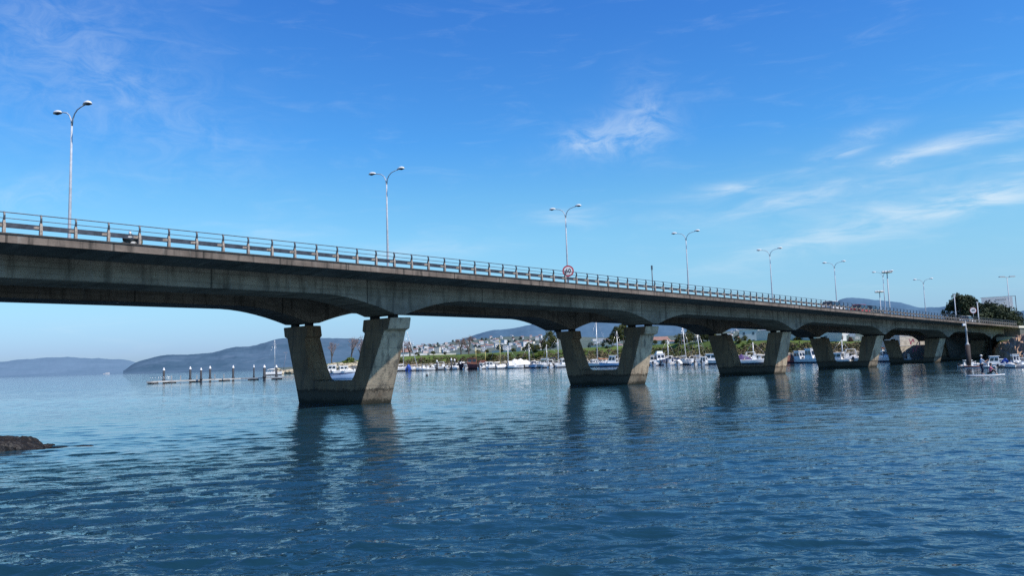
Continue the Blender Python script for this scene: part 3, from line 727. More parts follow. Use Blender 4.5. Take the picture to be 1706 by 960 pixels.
def make_tree(seed, h, w, lm, shape='round', trunk=.25, per=110, size=.32):
    g = np.random.default_rng(seed); root = empty('tree'); m = MB()
    base = h * trunk; m.tube([(0, 0, -1.0), (.03 * w, 0, base), (0, .04 * w, h * .6), (.03 * w, 0, h * .85)], [h * .032, h * .026, h * .016, h * .006], 8)
    cs = []; rs = []
    for i in range(30):
        k = g.random()
        if shape == 'cone': z = base + (h - base) * k * .95; lim = w * .5 * (1 - k) ** .75 + .25; rc = w * .17 * (1.1 - .6 * k)
        elif shape == 'bush': z = h * (.1 + .8 * k); lim = w * .5 * math.sqrt(max(.08, 1 - k * k)); rc = w * .16
        else: z = base + (h - base) * (.1 + .82 * k); lim = w * .5 * math.sin(math.pi * min(.97, .15 + .8 * k)); rc = w * .17
        a = g.uniform(0, 6.28); q = lim * math.sqrt(g.random())
        c = (q * math.cos(a), q * math.sin(a), z); cs.append(c); rs.append(rc * g.uniform(.7, 1.25))
        if i % 3 == 0: m.tube([(0, 0, max(.2, z - h * .16)), (c[0] * .6, c[1] * .6, z - h * .04), c], [h * .012, h * .008, h * .003], 5)
    m.build('trunk', [M_BARK], root)
    V, Q = leaf_cloud(g, cs, rs, per, size); np_mesh('crown', V, Q, lm, root); return root
def make_bare_tree(seed, h, w, tm, dens=1.0):
    g = random.Random(seed); root = empty('bare_tree'); tr = MB(); tw = MB()
    def grow(p, d, l, r, lev):
        q = p + d * l; mid = p + d * l * .5 + Vector((g.uniform(-1, 1), g.uniform(-1, 1), 0)) * l * .07
        if lev < 2: tr.tube([p, mid, q], [r, r * .85, r * .68], 6, cap=False)
        else: tw.tube([p, q], [r, r * .6], 3, cap=False)
        if lev >= 5: return
        for _ in range(3 if lev else 5):
            nd = (d + Vector((g.uniform(-1, 1), g.uniform(-1, 1), g.uniform(-.15, .7))) * (.62 if lev else .5)).normalized()
            grow(p + d * l * g.uniform(.55, 1), nd, l * g.uniform(.58, .8), max(r * .55, .022 * h / 10), lev + 1)
    grow(Vector((0, 0, -.5)), Vector((0, 0, 1)), h * .33, h * .028, 0)
    tr.build('trunk', [M_BARK], root, fix=False); tw.build('crown', [tm], root, fix=False); return root
TP = [make_tree(1, 10, 8, M_LEAF[0]), make_tree(2, 10, 9, M_LEAF[0], trunk=.12), make_tree(3, 9, 7, M_LEAF[1]), make_tree(4, 6, 7, M_LEAF[2], 'bush'), make_tree(5, 5, 7, M_LEAF[0], 'bush'), make_tree(6, 5, 6, M_LEAF[3], 'bush')]
TH = [10, 10, 9, 6, 5, 5]; used = set()
def put_tree(kind, u, vtop, vbase, label, cat='tree', group=None, wide=1.0, dd=26, name=None):
    """tree on the ground seen with its top at vtop; stands dd metres behind the water's edge"""
    d = shore_d(u) + dd; z0 = ground_z(u, d) - .2; top = at(u, vtop, d).z
    o = TP[kind] if kind not in used else copy_tree(TP[kind]); used.add(kind)
    s = max(.2, (top - z0) / TH[kind]); place(o, pol(u, d, z0), rr.uniform(0, 6.28), (s * wide, s * wide, s))
    if name: o.name = name
    tag(o, label, cat, group)
# olive wood behind the second and third piers
put_tree(1, 917, 552, 0, 'tall russet-olive tree just left of the second pier', dd=30, wide=.9)
put_tree(0, 905, 578, 0, 'small olive tree beside the taller tree left of the second pier', dd=26)
put_tree(2, 1030, 545, 0, 'dark leaning tree against the right leg of the second pier', dd=32, wide=.8)
put_tree(0, 1040, 540, 0, 'tall olive tree mostly hidden behind the right leg of the second pier', dd=30, wide=.7)
put_tree(4, 1012, 578, 0, 'round green shrub between the legs of the second pier', 'shrub', dd=20, name='shrub')
put_tree(3, 996, 583, 0, 'bright green shrub beside the tall mast between the legs of the second pier', 'shrub', dd=18, name='shrub')
put_tree(1, 1150, 549, 0, 'broad olive tree behind the first of the two big sailboats right of the second pier', dd=28)
put_tree(0, 1172, 551, 0, 'olive tree behind the second of the two big sailboats right of the second pier', dd=28)
put_tree(1, 1190, 556, 0, 'olive tree partly behind the left leg of the third pier', dd=26)
put_tree(2, 1128, 569, 0, 'lower dark tree left of the big sailboats', dd=24)
put_tree(4, 1100, 583, 0, 'low olive shrub above the big white cruiser right of the second pier', 'shrub', dd=16, name='shrub')
put_tree(4, 1118, 580, 0, 'low olive shrub left of the wooded bank right of the second pier', 'shrub', dd=16, name='shrub')
put_tree(2, 1228, 563, 0, 'dark tree just right of the left leg of the third pier', dd=26)
put_tree(3, 1250, 571, 0, 'bright green tree in the opening of the third pier', dd=20)
put_tree(3, 1240, 577, 0, 'bright green shrub beside the dark tree in the opening of the third pier', 'shrub', dd=16, name='shrub')
put_tree(5, 1418, 562, 0, 'brown bushy tree in the opening of the fourth pier', dd=22)
put_tree(5, 1322, 583, 0, 'low brown shrub behind the two white cabin boats right of the third pier', 'shrub', dd=14, name='shrub')
put_tree(4, 1345, 580, 0, 'low olive shrub behind the boats left of the fourth pier', 'shrub', dd=14, name='shrub')
for u, v, k, w in ((668, 600, 4, 'in front of the first bare tree right of the first pier'), (712, 601, 4, 'above the pale motorboats right of the first pier'), (770, 597, 5, 'below the large brown bare tree'), (758, 600, 5, 'left of the trunk of the large brown bare tree'),
                   (820, 590, 4, 'behind the yellow-masted sailboat'), (890, 592, 4, 'behind the blue and white boat'), (840, 600, 5, 'on the bank above the white day boat'), (700, 602, 5, 'beside the leaning mast'), (880, 598, 3, 'above the white canvas-covered boat'),
                   (900, 586, 3, 'behind the white cabin boat left of the second pier'), (582, 596, 3, 'on the rocky bank between the legs of the first pier')):
    put_tree(k, u, v, 0, 'low ' + {3: 'bright green', 4: 'olive', 5: 'brown'}[k] + ' shrub ' + w, 'shrub', dd=13, name='shrub', wide=1.6)
for u, v, k, w, lab in ((1136, 556, 1, 1.5, 'olive tree left behind the leftmost big sailboat'), (1160, 558, 0, 1.4, 'olive tree between the masts of the two big sailboats'), (1180, 550, 1, 1.4, 'tall olive tree right of the second big sailboat'),
        (1196, 566, 4, 1.6, 'olive shrub touching the left leg of the third pier'), (1145, 574, 4, 1.8, 'broad low olive shrub beneath the wooded bank'), (1168, 576, 4, 1.8, 'broad olive shrub under the right end of the wooded bank'),
        (893, 575, 1, 1.7, 'bushy olive tree in the thicket left of the second pier'), (912, 570, 0, 1.5, 'olive tree at the foot of the russet-olive tree left of the second pier'), (1020, 560, 0, 1.2, 'olive tree just left of the right leg of the second pier'),
        (1092, 572, 0, 1.3, 'olive tree above the white cruiser right of the second pier'), (1232, 570, 1, 1.4, 'dark olive thicket inside the left of the third pier'), (1330, 574, 4, 2.0, 'olive shrub above the white cabin boats left of the fourth pier')):
    put_tree(k, u, v, 0, lab, 'tree' if k < 3 else 'shrub', dd=22 + rr.uniform(-3, 3), wide=w, name=None if k < 3 else 'shrub')
for u, v, k, w, lab in ((696, 588, 1, 1.5, 'small olive tree on the bank left of the long white wall end'), (722, 585, 0, 1.5, 'small olive tree on the bank behind the open windscreen boat'), (742, 587, 2, 1.6, 'small dark tree on the bank behind the white-arched boat'), (797, 583, 1, 1.5, 'olive tree on the bank behind the dark fishing boat'), (812, 586, 0, 1.6, 'olive tree on the bank behind the brown-canopied boat'),
        (836, 585, 2, 1.5, 'dark tree on the bank behind the yellow-masted sailboat'), (856, 583, 1, 1.6, 'olive tree on the bank behind the canvas-covered boat'), (874, 582, 0, 1.5, 'olive tree on the bank above the pale blue boat'), (884, 572, 1, 1.3, 'taller olive tree at the left of the thicket by the second pier'), (1005, 574, 2, 1.3, 'dark tree on the bank in the middle of the second pier opening'), (1108, 568, 1, 1.4, 'olive tree on the bank behind the tall white cruiser'), (1242, 563, 1, 1.2, 'olive tree in the middle of the third pier opening'), (1400, 568, 2, 1.2, 'dark tree at the left of the fourth pier opening')):
    put_tree(k, u, v, 0, lab, 'tree', dd=34 + rr.uniform(-4, 8), wide=w)
def scrub():
    g = np.random.default_rng(21); cs = []; rs = []
    for k in range(1500):
        u = g.uniform(612, 1450); s_ = 7 + 10 * g.random() ** 1.4; d = shore_d(u) + s_; r_ = g.uniform(.35, .95); p = pol(u, d, ground_z(u, d) + r_ * .4); cs.append(tuple(p)); rs.append(r_)
    V, Q = leaf_cloud(g, cs, rs, 26, .34, .8)
    m, t, b_ = base_mat('scrub_leaves', .85, 0, .15); pos = t.new('ShaderNodeNewGeometry').outputs['Position']
    n1 = t.noise(pos, .12, 4, .6); n2 = t.noise(pos, .9, 3, .6); c_ = t.mix(t.ramp(n1, .4, .6), (.16, .125, .07), (.075, .08, .03)); t.put(b_.inputs['Base Color'], t.mix(t.math('MULTIPLY', t.ramp(n2, .45, .65), .6), c_, (.22, .20, .11)))
    o = np_mesh('scrub', V, Q, m); tag(o, kind='stuff', cat='scrub', label='brown and olive scrub covering the lower bank behind the moored boats')
scrub()
# bare winter trees
for i, (u, v, w, tm, lab) in enumerate(((553, 563, .9, M_TWIG, 'thin mauve bare tree beside the left leg of the first pier'), (586, 556, 1.0, M_TWIG, 'tall pinkish bare tree left of the leaning masts'),
                          (601, 556, .9, M_TWIG, 'pinkish bare tree behind the leaning masts at the first pier'), (683, 562, 1.5, M_TWIG, 'wide greyish bare tree just right of the first pier'),
                          (672, 566, 1.2, M_TWIG, 'greyish bare tree close against the right leg of the first pier'),
                          (768, 559, 1.2, M_TWIGB, 'large reddish brown bare tree on the bank'), (781, 553, 1.2, M_TWIGB, 'taller brown bare tree right beside the large reddish one'),
                          (905, 560, 1.1, M_TWIGB, 'brown bare tree left of the second pier'), (1405, 556, .9, M_TWIGB, 'grey-brown bare tree in the opening of the fourth pier'))):
    d = shore_d(u) + 27; z0 = ground_z(u, d) - .2; top = at(u, v, d).z
    o = make_bare_tree(40 + i, 10, 8, tm); s = (top - z0) / 9.6; place(o, pol(u, d, z0), rr.uniform(0, 6), (s * w, s * w, s)); tag(o, lab, 'tree')
# distant trees scattered through the town
M_FARL = leaf_mat('leaves_hazy', (.09, .125, .12), (.115, .15, .14), (.13, .165, .15))
ft = make_tree(81, 10, 9, M_FARL, 'round', .12, 40, .75); fi = 0
for u0, u1, v0, v1, cnt, words in zones:
    for k in range(max(4, cnt // 3)):
        u = u0 + (u1 - u0) * (k + rr.random()) / max(4, cnt // 3); d = max(shore_d(u) + 450, min(ground_hit(u, rr.uniform(v0, v1)), shore_d(u) + 1950)) + rr.uniform(-40, 20)
        o = ft if fi == 0 else copy_tree(ft); fi += 1; sc_ = rr.uniform(.45, .85); place(o, pol(u, d, ground_z(u, d) - .5), rr.uniform(0, 6), (sc_ * 1.2, sc_ * 1.2, sc_))
        tag(o, 'hazy dark tree among the distant houses ' + words, 'tree', 'trees among the houses ' + words)
# conifers behind the right end of the bridge
def conifer_group():
    for i, (u, v, d, hw, kind, lab) in enumerate(((1597, 499, 238, .95, 'round', 'dark conifer at the left of the clump behind the right end of the bridge'), (1606, 490, 236, 1.0, 'round', 'tallest dark conifer behind the right end of the bridge'),
        (1618, 490, 240, 1.05, 'round', 'dark conifer behind the small round sign'), (1630, 496, 238, .95, 'round', 'dark conifer at the right of the tall clump'),
        (1648, 506, 226, 1.3, 'bush', 'dark bushy evergreen under the left corner of the billboard'), (1663, 508, 226, 1.5, 'bush', 'dark bushy evergreen under the middle of the billboard'), (1676, 514, 226, 1.2, 'bush', 'dark bushy evergreen under the right corner of the billboard'))):
        top = at(u, v, d).z; z0 = 5.5
        o = make_tree(60 + i, top - z0, (top - z0) * (.62 if kind == 'round' else 1.0) * hw, M_LEAF[1], kind, .12, 170, .30); place(o, pol(u, d, z0), i * 1.3); tag(o, lab, 'tree')
conifer_group()

# ------------------------------------------------------------------ boats
M_GEL = mat('gelcoat_white', (.84, .83, .80), .35, 0, .08, .7); M_NAVY = mat('hull_navy', (.015, .025, .06), .35, 0, .2, .7)
M_BLUE = mat('tarp_blue', (.03, .09, .42), .6, 0, .35, 2); M_TAN = mat('canvas_tan', (.50, .36, .25), .8, 0, .2, 2); M_WOOD = mat('cabin_brown', (.20, .07, .04), .6, 0, .35, 2)
M_PURP = mat('hull_plum', (.045, .02, .035), .5, 0, .4, 1.5); M_GRN = mat('cover_green', (.03, .07, .05), .8, 0, .2, 2); M_CANV = mat('canvas_white', (.82, .78, .72), .8, 0, .1, 1.5)
M_GLASS = mat('boat_glass', (.02, .03, .045), .12, 0, .3, 2); M_MAST = mat('mast_aluminium', (.78, .77, .73), .4, .2, .1, 1); M_MASTY = mat('mast_yellow', (.62, .50, .16), .5, 0, .15, 1)
M_ENG = mat('outboard_black', (.03, .03, .035), .4, 0, .2, 3); M_ORNG = mat('orange_gear', (.55, .17, .04), .7, 0, .2, 3); M_GREYB = mat('hull_grey', (.42, .44, .48), .5, 0, .15, 1); M_SKYB = mat('hull_pale_blue', (.38, .52, .72), .4, 0, .1, 1)
M_VIOL = mat('cover_violet', (.09, .05, .17), .7, 0, .25, 2); M_REDB = mat('hull_red', (.45, .09, .08), .5, 0, .2, 1.5)
M_GREY = mat('dock_grey', (.45, .44, .42), .8, 0, .25, 1.2); M_PILE = mat('pile_dark', (.045, .048, .055), .7, 0, .4, 2); M_STEEL = mat('stainless', (.6, .6, .6), .3, .7, .1, 2)
def hull(root, L, B, Fb, hm, boot=M_NAVY, deckm=M_GEL, sheer=.35):
    m = MB(); n = 12; rings = []; dk = []
    for i in range(n + 1):
        k = i / n; x = -L / 2 + L * k
        w = B / 2 * (.86 + .14 * math.sin(math.pi * min(1, k * 1.4))) if k < .5 else B / 2 * max(.02, 1 - ((k - .5) / .5) ** 2.3)
        z = Fb * (1 + sheer * max(0, k - .35) ** 1.6 * 2); xx = x + (.10 * L * 0 if k < 1 else 0)
        f = 1 - .28 * k
        rings.append([(xx, -w, z), (xx - (k > .8) * .04 * L * (k - .8) * 5, -w * .94 * f ** .3, Fb * .32), (xx - (k > .7) * .08 * L * (k - .7) * 3, -w * .8 * f, -.12), (xx - (k > .7) * .1 * L * (k - .7) * 3, 0, -.4), (xx - (k > .7) * .08 * L * (k - .7) * 3, w * .8 * f, -.12), (xx - (k > .8) * .04 * L * (k - .8) * 5, w * .94 * f ** .3, Fb * .32), (xx, w, z)])
        dk.append((x, w * .96, z + .01))
    N = 7; vs = [p for r in rings for p in r]
    for i in range(n):
        for k in range(N - 1):
            m.f.append([i * N + k, (i + 1) * N + k, (i + 1) * N + k + 1, i * N + k + 1]); m.mi.append(1 if k in (1, 2, 3, 4) else 0); m.sm.append(True)
    m.f.append(list(range(N))); m.mi.append(0); m.sm.append(False)
    m.v = vs; m.uv = [(0, 0)] * len(vs); m.build('hull', [hm, boot], root)
    d = MB(); vs = []; fs = []
    for x, w, z in dk: vs += [(x, -w, z), (x, 0, z + .06), (x, w, z)]
    for i in range(n):
        for k in range(2): fs.append((i * 3 + k, (i + 1) * 3 + k, (i + 1) * 3 + k + 1, i * 3 + k + 1))
    d.add(vs, fs); d.build('deck', [deckm], root)
def cabin(root, x0, x1, w, z0, h, m_, rake=.35, win=True, roof=None, wh=.42):
    b = MB(); f = [(x0, -w, z0), (x1, -w * .9, z0), (x1, w * .9, z0), (x0, w, z0)]; tp = [(x0 + .08, -w * .86, z0 + h), (x1 - rake * h, -w * .78, z0 + h), (x1 - rake * h, w * .78, z0 + h), (x0 + .08, w * .86, z0 + h)]
    b.add(f + tp, [(4, 5, 6, 7), (0, 1, 5, 4), (1, 2, 6, 5), (2, 3, 7, 6), (3, 0, 4, 7)]); c = b.build('cabin', [m_], root)
    if win:
        def onface(pa, pb, pc, pd, u0, u1, v0, v1, off=.025):
            A, B_, C_, D = map(Vector, (pa, pb, pc, pd)); nn = (B_ - A).cross(D - A).normalized() * off
            def q(u, v): return A.lerp(B_, u).lerp(D.lerp(C_, u), v) + nn
            q_ = MB(); q_.add([q(u0, v0), q(u1, v0), q(u1, v1), q(u0, v1)], [(0, 1, 2, 3)]); q_.build('window', [M_GLASS], c, fix=False)
        v0, v1 = .5 - wh / 2 + .1, .5 + wh / 2 + .1
        for a, b2 in ((.08, .46), (.54, .9)):
            onface(f[0], f[1], tp[1], tp[0], a, b2, v0, v1); onface(f[2], f[3], tp[3], tp[2], a, b2, v0, v1)
        for a, b2 in ((.07, .46), (.54, .93)): onface(f[1], f[2], tp[2], tp[1], a, b2, v0, v1)
        onface(f[3], f[0], tp[0], tp[3], .12, .42, v0, v1); onface(f[3], f[0], tp[0], tp[3], .52, .88, .05, v1)
    if roof:
        r = MB(); r.box(x0 - .15, x1 - rake * h + .2, -w * .95, w * .95, z0 + h + .005, z0 + h + .1, taper=.03); r.build('roof', [roof], root)
    return c
def bow_rail(root, L, B, Fb):
    m = MB(); ps = []
    for k in (.62, .75, .88, .97):
        w = B / 2 * max(.05, 1 - ((k - .5) / .5) ** 2.3) * .92; x = -L / 2 + L * k; z = Fb * (1 + .7 * max(0, k - .35) ** 1.6)
        ps.append((x, w, z))
    top = [(x, -w, z + .55) for x, w, z in ps] + [(x, w, z + .55) for x, w, z in reversed(ps)]
    m.tube(top, .03, 5)
    for x, w, z in ps: m.tube([(x, w, z), (x, w, z + .55)], .025, 5); m.tube([(x, -w, z), (x, -w, z + .55)], .025, 5)
    m.build('bow_rail', [M_STEEL], root)
def outboard(root, L, z):
    m = MB(); m.box(-L / 2 - .45, -L / 2 - .05, -.17, .17, z - .05, z + .5, taper=.05); m.box(-L / 2 - .32, -L / 2 - .12, -.07, .07, -.5, z - .05); m.build('outboard_motor', [M_ENG], root)
def sailboat(L, mast_h, hm=M_GEL, cover=M_NAVY, boot=M_NAVY, lean=(0, 0), mastm=M_MAST, mizzen=False):
    root = empty('sailboat'); B = L * .31; Fb = L * .135; hull(root, L, B, Fb, hm, boot)
    cabin(root, -L * .12, L * .24, B * .30, Fb + .05, .55, M_GEL, 1.4, True)
    cp = MB(); cp.box(-L * .42, -L * .14, -B * .26, B * .26, Fb + .06, Fb + .28); cp.build('cockpit_coaming', [M_GEL], root)
    mx = L * .09
    def rig(mx, h):
        top = Vector((mx + lean[0] * h, lean[1] * h, h)); m = MB(); m.tube([(mx, 0, Fb), top], [.11, .08], 8); mo = m.build('mast', [mastm], root)
        def on(z): k = (z - Fb) / (h - Fb); return Vector((mx, 0, Fb)).lerp(top, k)
        s = MB()
        for f in (.45, .72):
            p = on(Fb + (h - Fb) * f); s.tube([p + Vector((0, -B * .3, 0)), p + Vector((0, B * .3, 0))], .03, 5)
        s.build('spreader', [mastm], mo)
        for e in ((L * .48, 0, Fb * 1.3), (-L * .48, 0, Fb * 1.1), (mx, B * .46, Fb), (mx, -B * .46, Fb)):
            q = MB(); q.tube([e, top], .018, 4); q.build('stay', [M_STEEL], mo)
        bz = Fb + 1.25; b0 = on(bz); be = b0 + Vector((-L * .36, 0, .05)); q = MB(); q.tube([b0, be], .06, 6); bo = q.build('boom', [mastm], mo)
        q = MB(); q.tube([b0 + Vector((-.1, 0, .55)), b0.lerp(be, .12) + Vector((0, 0, .26)), b0.lerp(be, .55) + Vector((0, 0, .15)), be + Vector((0, 0, .07))], [.06, .2, .17, .08], 8); q.build('sail_cover', [cover], bo)
    rig(mx, mast_h)
    if mizzen: rig(-L * .3, mast_h * .72)
    q = MB(); a = -L * .3
    q.tube([(a, -B * .36, Fb), (a, -B * .33, Fb + 1.35), (a, B * .33, Fb + 1.35), (a, B * .36, Fb)], .03, 5); q.build('cockpit_frame', [M_STEEL], root)
    bow_rail(root, L, B, Fb); return root
def cruiser(L, hm=M_GEL, boot=M_NAVY, cab=(.0, .34), ch=1.5, cw=.36, fly=False, bimini=None, topm=M_GEL):
    root = empty('motorboat'); B = L * .36; Fb = L * .13; hull(root, L, B, Fb, hm, boot)
    cabin(root, L * (cab[0] - .18), L * (cab[1] - .1), B * cw, Fb + .05, ch, topm, .4, True, M_GEL)
    f = MB(); f.add([(L * .2, -B * .3, Fb + .08), (L * .42, -B * .1, Fb * 1.25), (L * .42, B * .1, Fb * 1.25), (L * .2, B * .3, Fb + .08), (L * .14, -B * .24, Fb + .55), (L * .3, -B * .12, Fb + .5), (L * .3, B * .12, Fb + .5), (L * .14, B * .24, Fb + .55)], [(4, 5, 6, 7), (0, 1, 5, 4), (1, 2, 6, 5), (2, 3, 7, 6), (3, 0, 4, 7)]); f.build('foredeck', [M_GEL], root)
    if fly: q = MB(); q.box(-L * .16, L * .06, -B * .28, B * .28, Fb + ch + .16, Fb + ch + .7, taper=.12); q.build('flybridge', [M_GEL], root)
    if bimini: 
        q = MB(); q.loft([[(-L * .46, -B * .38 * c, Fb + 1.5 + .2 * s), (-L * .2, -B * .38 * c, Fb + 1.55 + .2 * s)] for c, s in ((1, 0), (.6, .8), (0, 1), (-.6, .8), (-1, 0))], closed=False, caps=False); q.build('canopy', [bimini], root)
        for y in (-B * .37, B * .37):
            q = MB(); q.tube([(-L * .43, y, Fb), (-L * .43, y, Fb + 1.52)], .03, 5); q.build('canopy_pole', [M_STEEL], root)
    bow_rail(root, L, B, Fb); outboard(root, L, Fb * .9); return root
def open_boat(L, hm=M_GEL, boot=M_NAVY, arch=False, screen=True, gear=None):
    root = empty('open_boat'); B = L * .38; Fb = L * .12; hull(root, L, B, Fb, hm, boot, M_GEL)
    q = MB(); q.box(-L * .05, L * .08, -B * .16, B * .16, Fb + .05, Fb + .85, taper=.05); q.build('console', [M_GEL], root)
    if screen: q = MB(); q.add([(L * .1, -B * .2, Fb + .85), (L * .1, B * .2, Fb + .85), (L * .04, B * .17, Fb + 1.35), (L * .04, -B * .17, Fb + 1.35)], [(0, 1, 2, 3)]); q.build('windscreen', [M_GLASS], root)
    if arch: q = MB(); q.tube([(-L * .25, -B * .42, Fb), (-L * .2, -B * .36, Fb + 1.5), (-L * .2, B * .36, Fb + 1.5), (-L * .25, B * .42, Fb)], .06, 6); q.tube([(L * .08, -B * .4, Fb), (L * .02, -B * .36, Fb + 1.55), (L * .02, B * .36, Fb + 1.55), (L * .08, B * .4, Fb)], .06, 6); q.tube([(-L * .2, -B * .36, Fb + 1.5), (L * .02, -B * .36, Fb + 1.55)], .05, 6); q.tube([(-L * .2, B * .36, Fb + 1.5), (L * .02, B * .36, Fb + 1.55)], .05, 6); q.build('arch', [M_GEL], root)
    for k in (-.3, .2): q = MB(); q.box(L * k - .2, L * k + .2, -B * .38, B * .38, Fb - .05, Fb + .12); q.build('bench', [M_TAN if gear is None else gear], root)
    outboard(root, L, Fb); return root
def covered_boat(L, hm, cov, boot=M_NAVY, h=.9):
    root = empty('covered_boat'); B = L * .36; Fb = L * .12; hull(root, L, B, Fb, hm, boot); m = MB(); rings = []
    for i in range(9):
        k = i / 8; x = -L * .47 + L * .9 * k; w = B * .5 * (1 if k < .5 else max(.1, 1 - ((k - .5) / .5) ** 2.3)); z = Fb * (1 + .5 * max(0, k - .35)); pk = h * math.sin(math.pi * min(.94, .22 + k * .75)) * (1 - .25 * (i % 2))
        rings.append([(x, -w, z - .12), (x, -w * .62, z + pk * .6), (x, 0, z + pk), (x, w * .62, z + pk * .55), (x, w, z - .12)])
    m.loft(rings); m.build('tarpaulin', [cov], root); outboard(root, L, Fb); return root
def fishing_boat(L):
    root = empty('fishing_boat'); B = L * .34; Fb = L * .15; hull(root, L, B, Fb, M_PURP, M_PURP, M_TAN, .5)
    cabin(root, -L * .1, L * .22, B * .34, Fb + .05, 1.7, M_WOOD, .1, True, M_WOOD)
    q = MB(); q.box(-L * .42, -L * .14, -B * .36, B * .36, Fb + .05, Fb + .9, taper=.1); q.build('net_bin', [M_WOOD], root)
    q = MB(); q.box(L * .28, L * .44, -B * .2, B * .2, Fb * 1.2, Fb * 1.2 + .5, taper=.1); q.build('white_locker', [M_GEL], root)
    for x, h in ((-L * .08, 6.2), (-L * .38, 5.0)):
        q = MB(); q.tube([(x, 0, Fb), (x, 0, h)], .08, 6); q.build('mast', [M_MASTY], root)
    q = MB(); q.tube([(-L * .38, 0, 4.6), (-L * .08, 0, 5.0)], .05, 6); q.build('gantry', [M_MASTY], root); bow_rail(root, L, B, Fb); return root

def berth(o, u, back, yaw, label, cat=None, dist=None):
    d = dist if dist else shore_d(u) - back
    k = (1.0 if u < 1000 else .57) if dist else 1.32; place(o, pol(u, d, 0), -az(u) + R(yaw), (k, k, k if dist else 1.0 if o.name.startswith('sail') else 1.35)); tag(o, label, cat or {'sailboat': 'sailboat', 'fishing_boat': 'fishing boat'}.get(o.name.split('.')[0], 'motorboat'), 'boats moored in the marina')
D = lambda u, px, back=14: px * (shore_d(u) - back) / F       # metres spanned by px photo pixels at the berth of u
def mh(u, v, back=14): return at(u, v, shore_d(u) - back).z   # mast-head height
# between the legs of the first pier
berth(covered_boat(8.0, M_SKYB, M_NAVY, M_SKYB, .35), 568, 0, 4, 'long low white and pale blue boat lying nearest between the legs of the first pier', dist=170)
berth(cruiser(6.4), 553, 60, 185, 'white cabin motorboat behind the pale blue boat, beside the left leg of the first pier')
berth(cruiser(6.2, hm=M_GEL, ch=1.2), 572, 62, 10, 'white motorboat in the middle of the gap between the legs of the first pier')
berth(sailboat(8.0, mh(612, 556, 60), cover=M_NAVY, lean=(.16, 0)), 594, 60, 20, 'white sailboat with a mast leaning right, against the right leg of the first pier')
# first group right of the first pier
berth(sailboat(9.0, mh(674, 549), hm=M_GEL, boot=M_NAVY, cover=M_CANV), 668, 16, 12, 'dark-bottomed sailboat with an upright mast just right of the first pier')
berth(covered_boat(4.6, M_BLUE, M_BLUE, M_NAVY, 1.6), 681, 22, 80, 'small boat wrapped in a bright blue tarpaulin beside the first pier')
berth(sailboat(7.0, mh(680, 553), hm=M_CANV, cover=M_TAN, lean=(-.2, 0)), 693, 15, 8, 'sailboat with a tan cover and a mast leaning left, right of the blue tarpaulin')
berth(open_boat(5.2, arch=False), 706, 17, 195, 'small open white boat right of the tan-covered sailboat')
berth(open_boat(6.0, boot=M_NAVY), 720, 15, 12, 'open white boat with a windscreen left of the white-arched boat')
berth(open_boat(7.2, arch=True, boot=M_NAVY), 738, 16, 6, 'open boat with a white tube arch, left of the two dark dock piles')
berth(open_boat(4.6), 752, 20, 30, 'tiny white dinghy beside the two dark dock piles')
berth(cruiser(5.6, ch=1.0), 764, 16, 10, 'low white motorboat left of the dark wooden fishing boat')
berth(fishing_boat(9.6), 789, 20, 186, 'dark plum fishing boat with a brown wooden deckhouse and two yellow masts')
berth(cruiser(4.2, ch=.8), 776, 26, 80, 'small white launch at the bow of the dark fishing boat')
berth(cruiser(6.0, bimini=M_WOOD, ch=1.1), 814, 18, 15, 'white motorboat with a brown canopy right of the dark fishing boat')
berth(sailboat(7.2, mh(829, 568), hm=M_GEL, cover=M_CANV, mastm=M_MASTY), 830, 17, 20, 'white sailboat with a yellow mast right of the brown-canopied boat')
berth(sailboat(6.6, mh(847, 577), hm=M_GEL, cover=M_GREYB), 850, 16, 165, 'white sailboat with a pale mast between the yellow-masted boat and the canvas-covered boat')
berth(covered_boat(7.6, M_GEL, M_CANV, M_NAVY, 1.8), 868, 16, 8, 'boat under a broad white canvas cover left of the blue and white boat')
berth(sailboat(6.4, mh(877, 573), cover=M_CANV), 879, 10, 30, 'white sailboat right behind the canvas-covered boat')
berth(cruiser(5.6, hm=M_SKYB, topm=M_NAVY, bimini=M_NAVY, ch=1.0), 888, 20, -80, 'pale blue boat with a navy cabin, bow pointing at the viewer')
berth(cruiser(6.4, topm=M_GEL, bimini=M_NAVY), 908, 15, 172, 'white cabin boat with a navy canopy left of the green-covered sailboat')
berth(sailboat(8.0, mh(926, 559), cover=M_GRN, mizzen=True), 926, 14, 10, 'two-masted sailboat with green sail covers partly hidden by the left leg of the second pier')
berth(cruiser(5.4), 940, 18, 20, 'white motorboat touching the left leg of the second pier')
# between the legs of the second pier
berth(sailboat(7.6, mh(998, 533), cover=M_ORNG), 1000, 16, 170, 'white sailboat with orange covers and the tallest mast, between the legs of the second pier')
berth(sailboat(6.0, mh(1027, 551), cover=M_CANV), 1026, 10, 20, 'sailboat with a thin mast beside the right leg of the second pier')
berth(cruiser(6.0, hm=M_SKYB, ch=1.7, cab=(-.02, .26)), 1018, 22, 172, 'pale pilothouse boat in front, between the legs of the second pier')
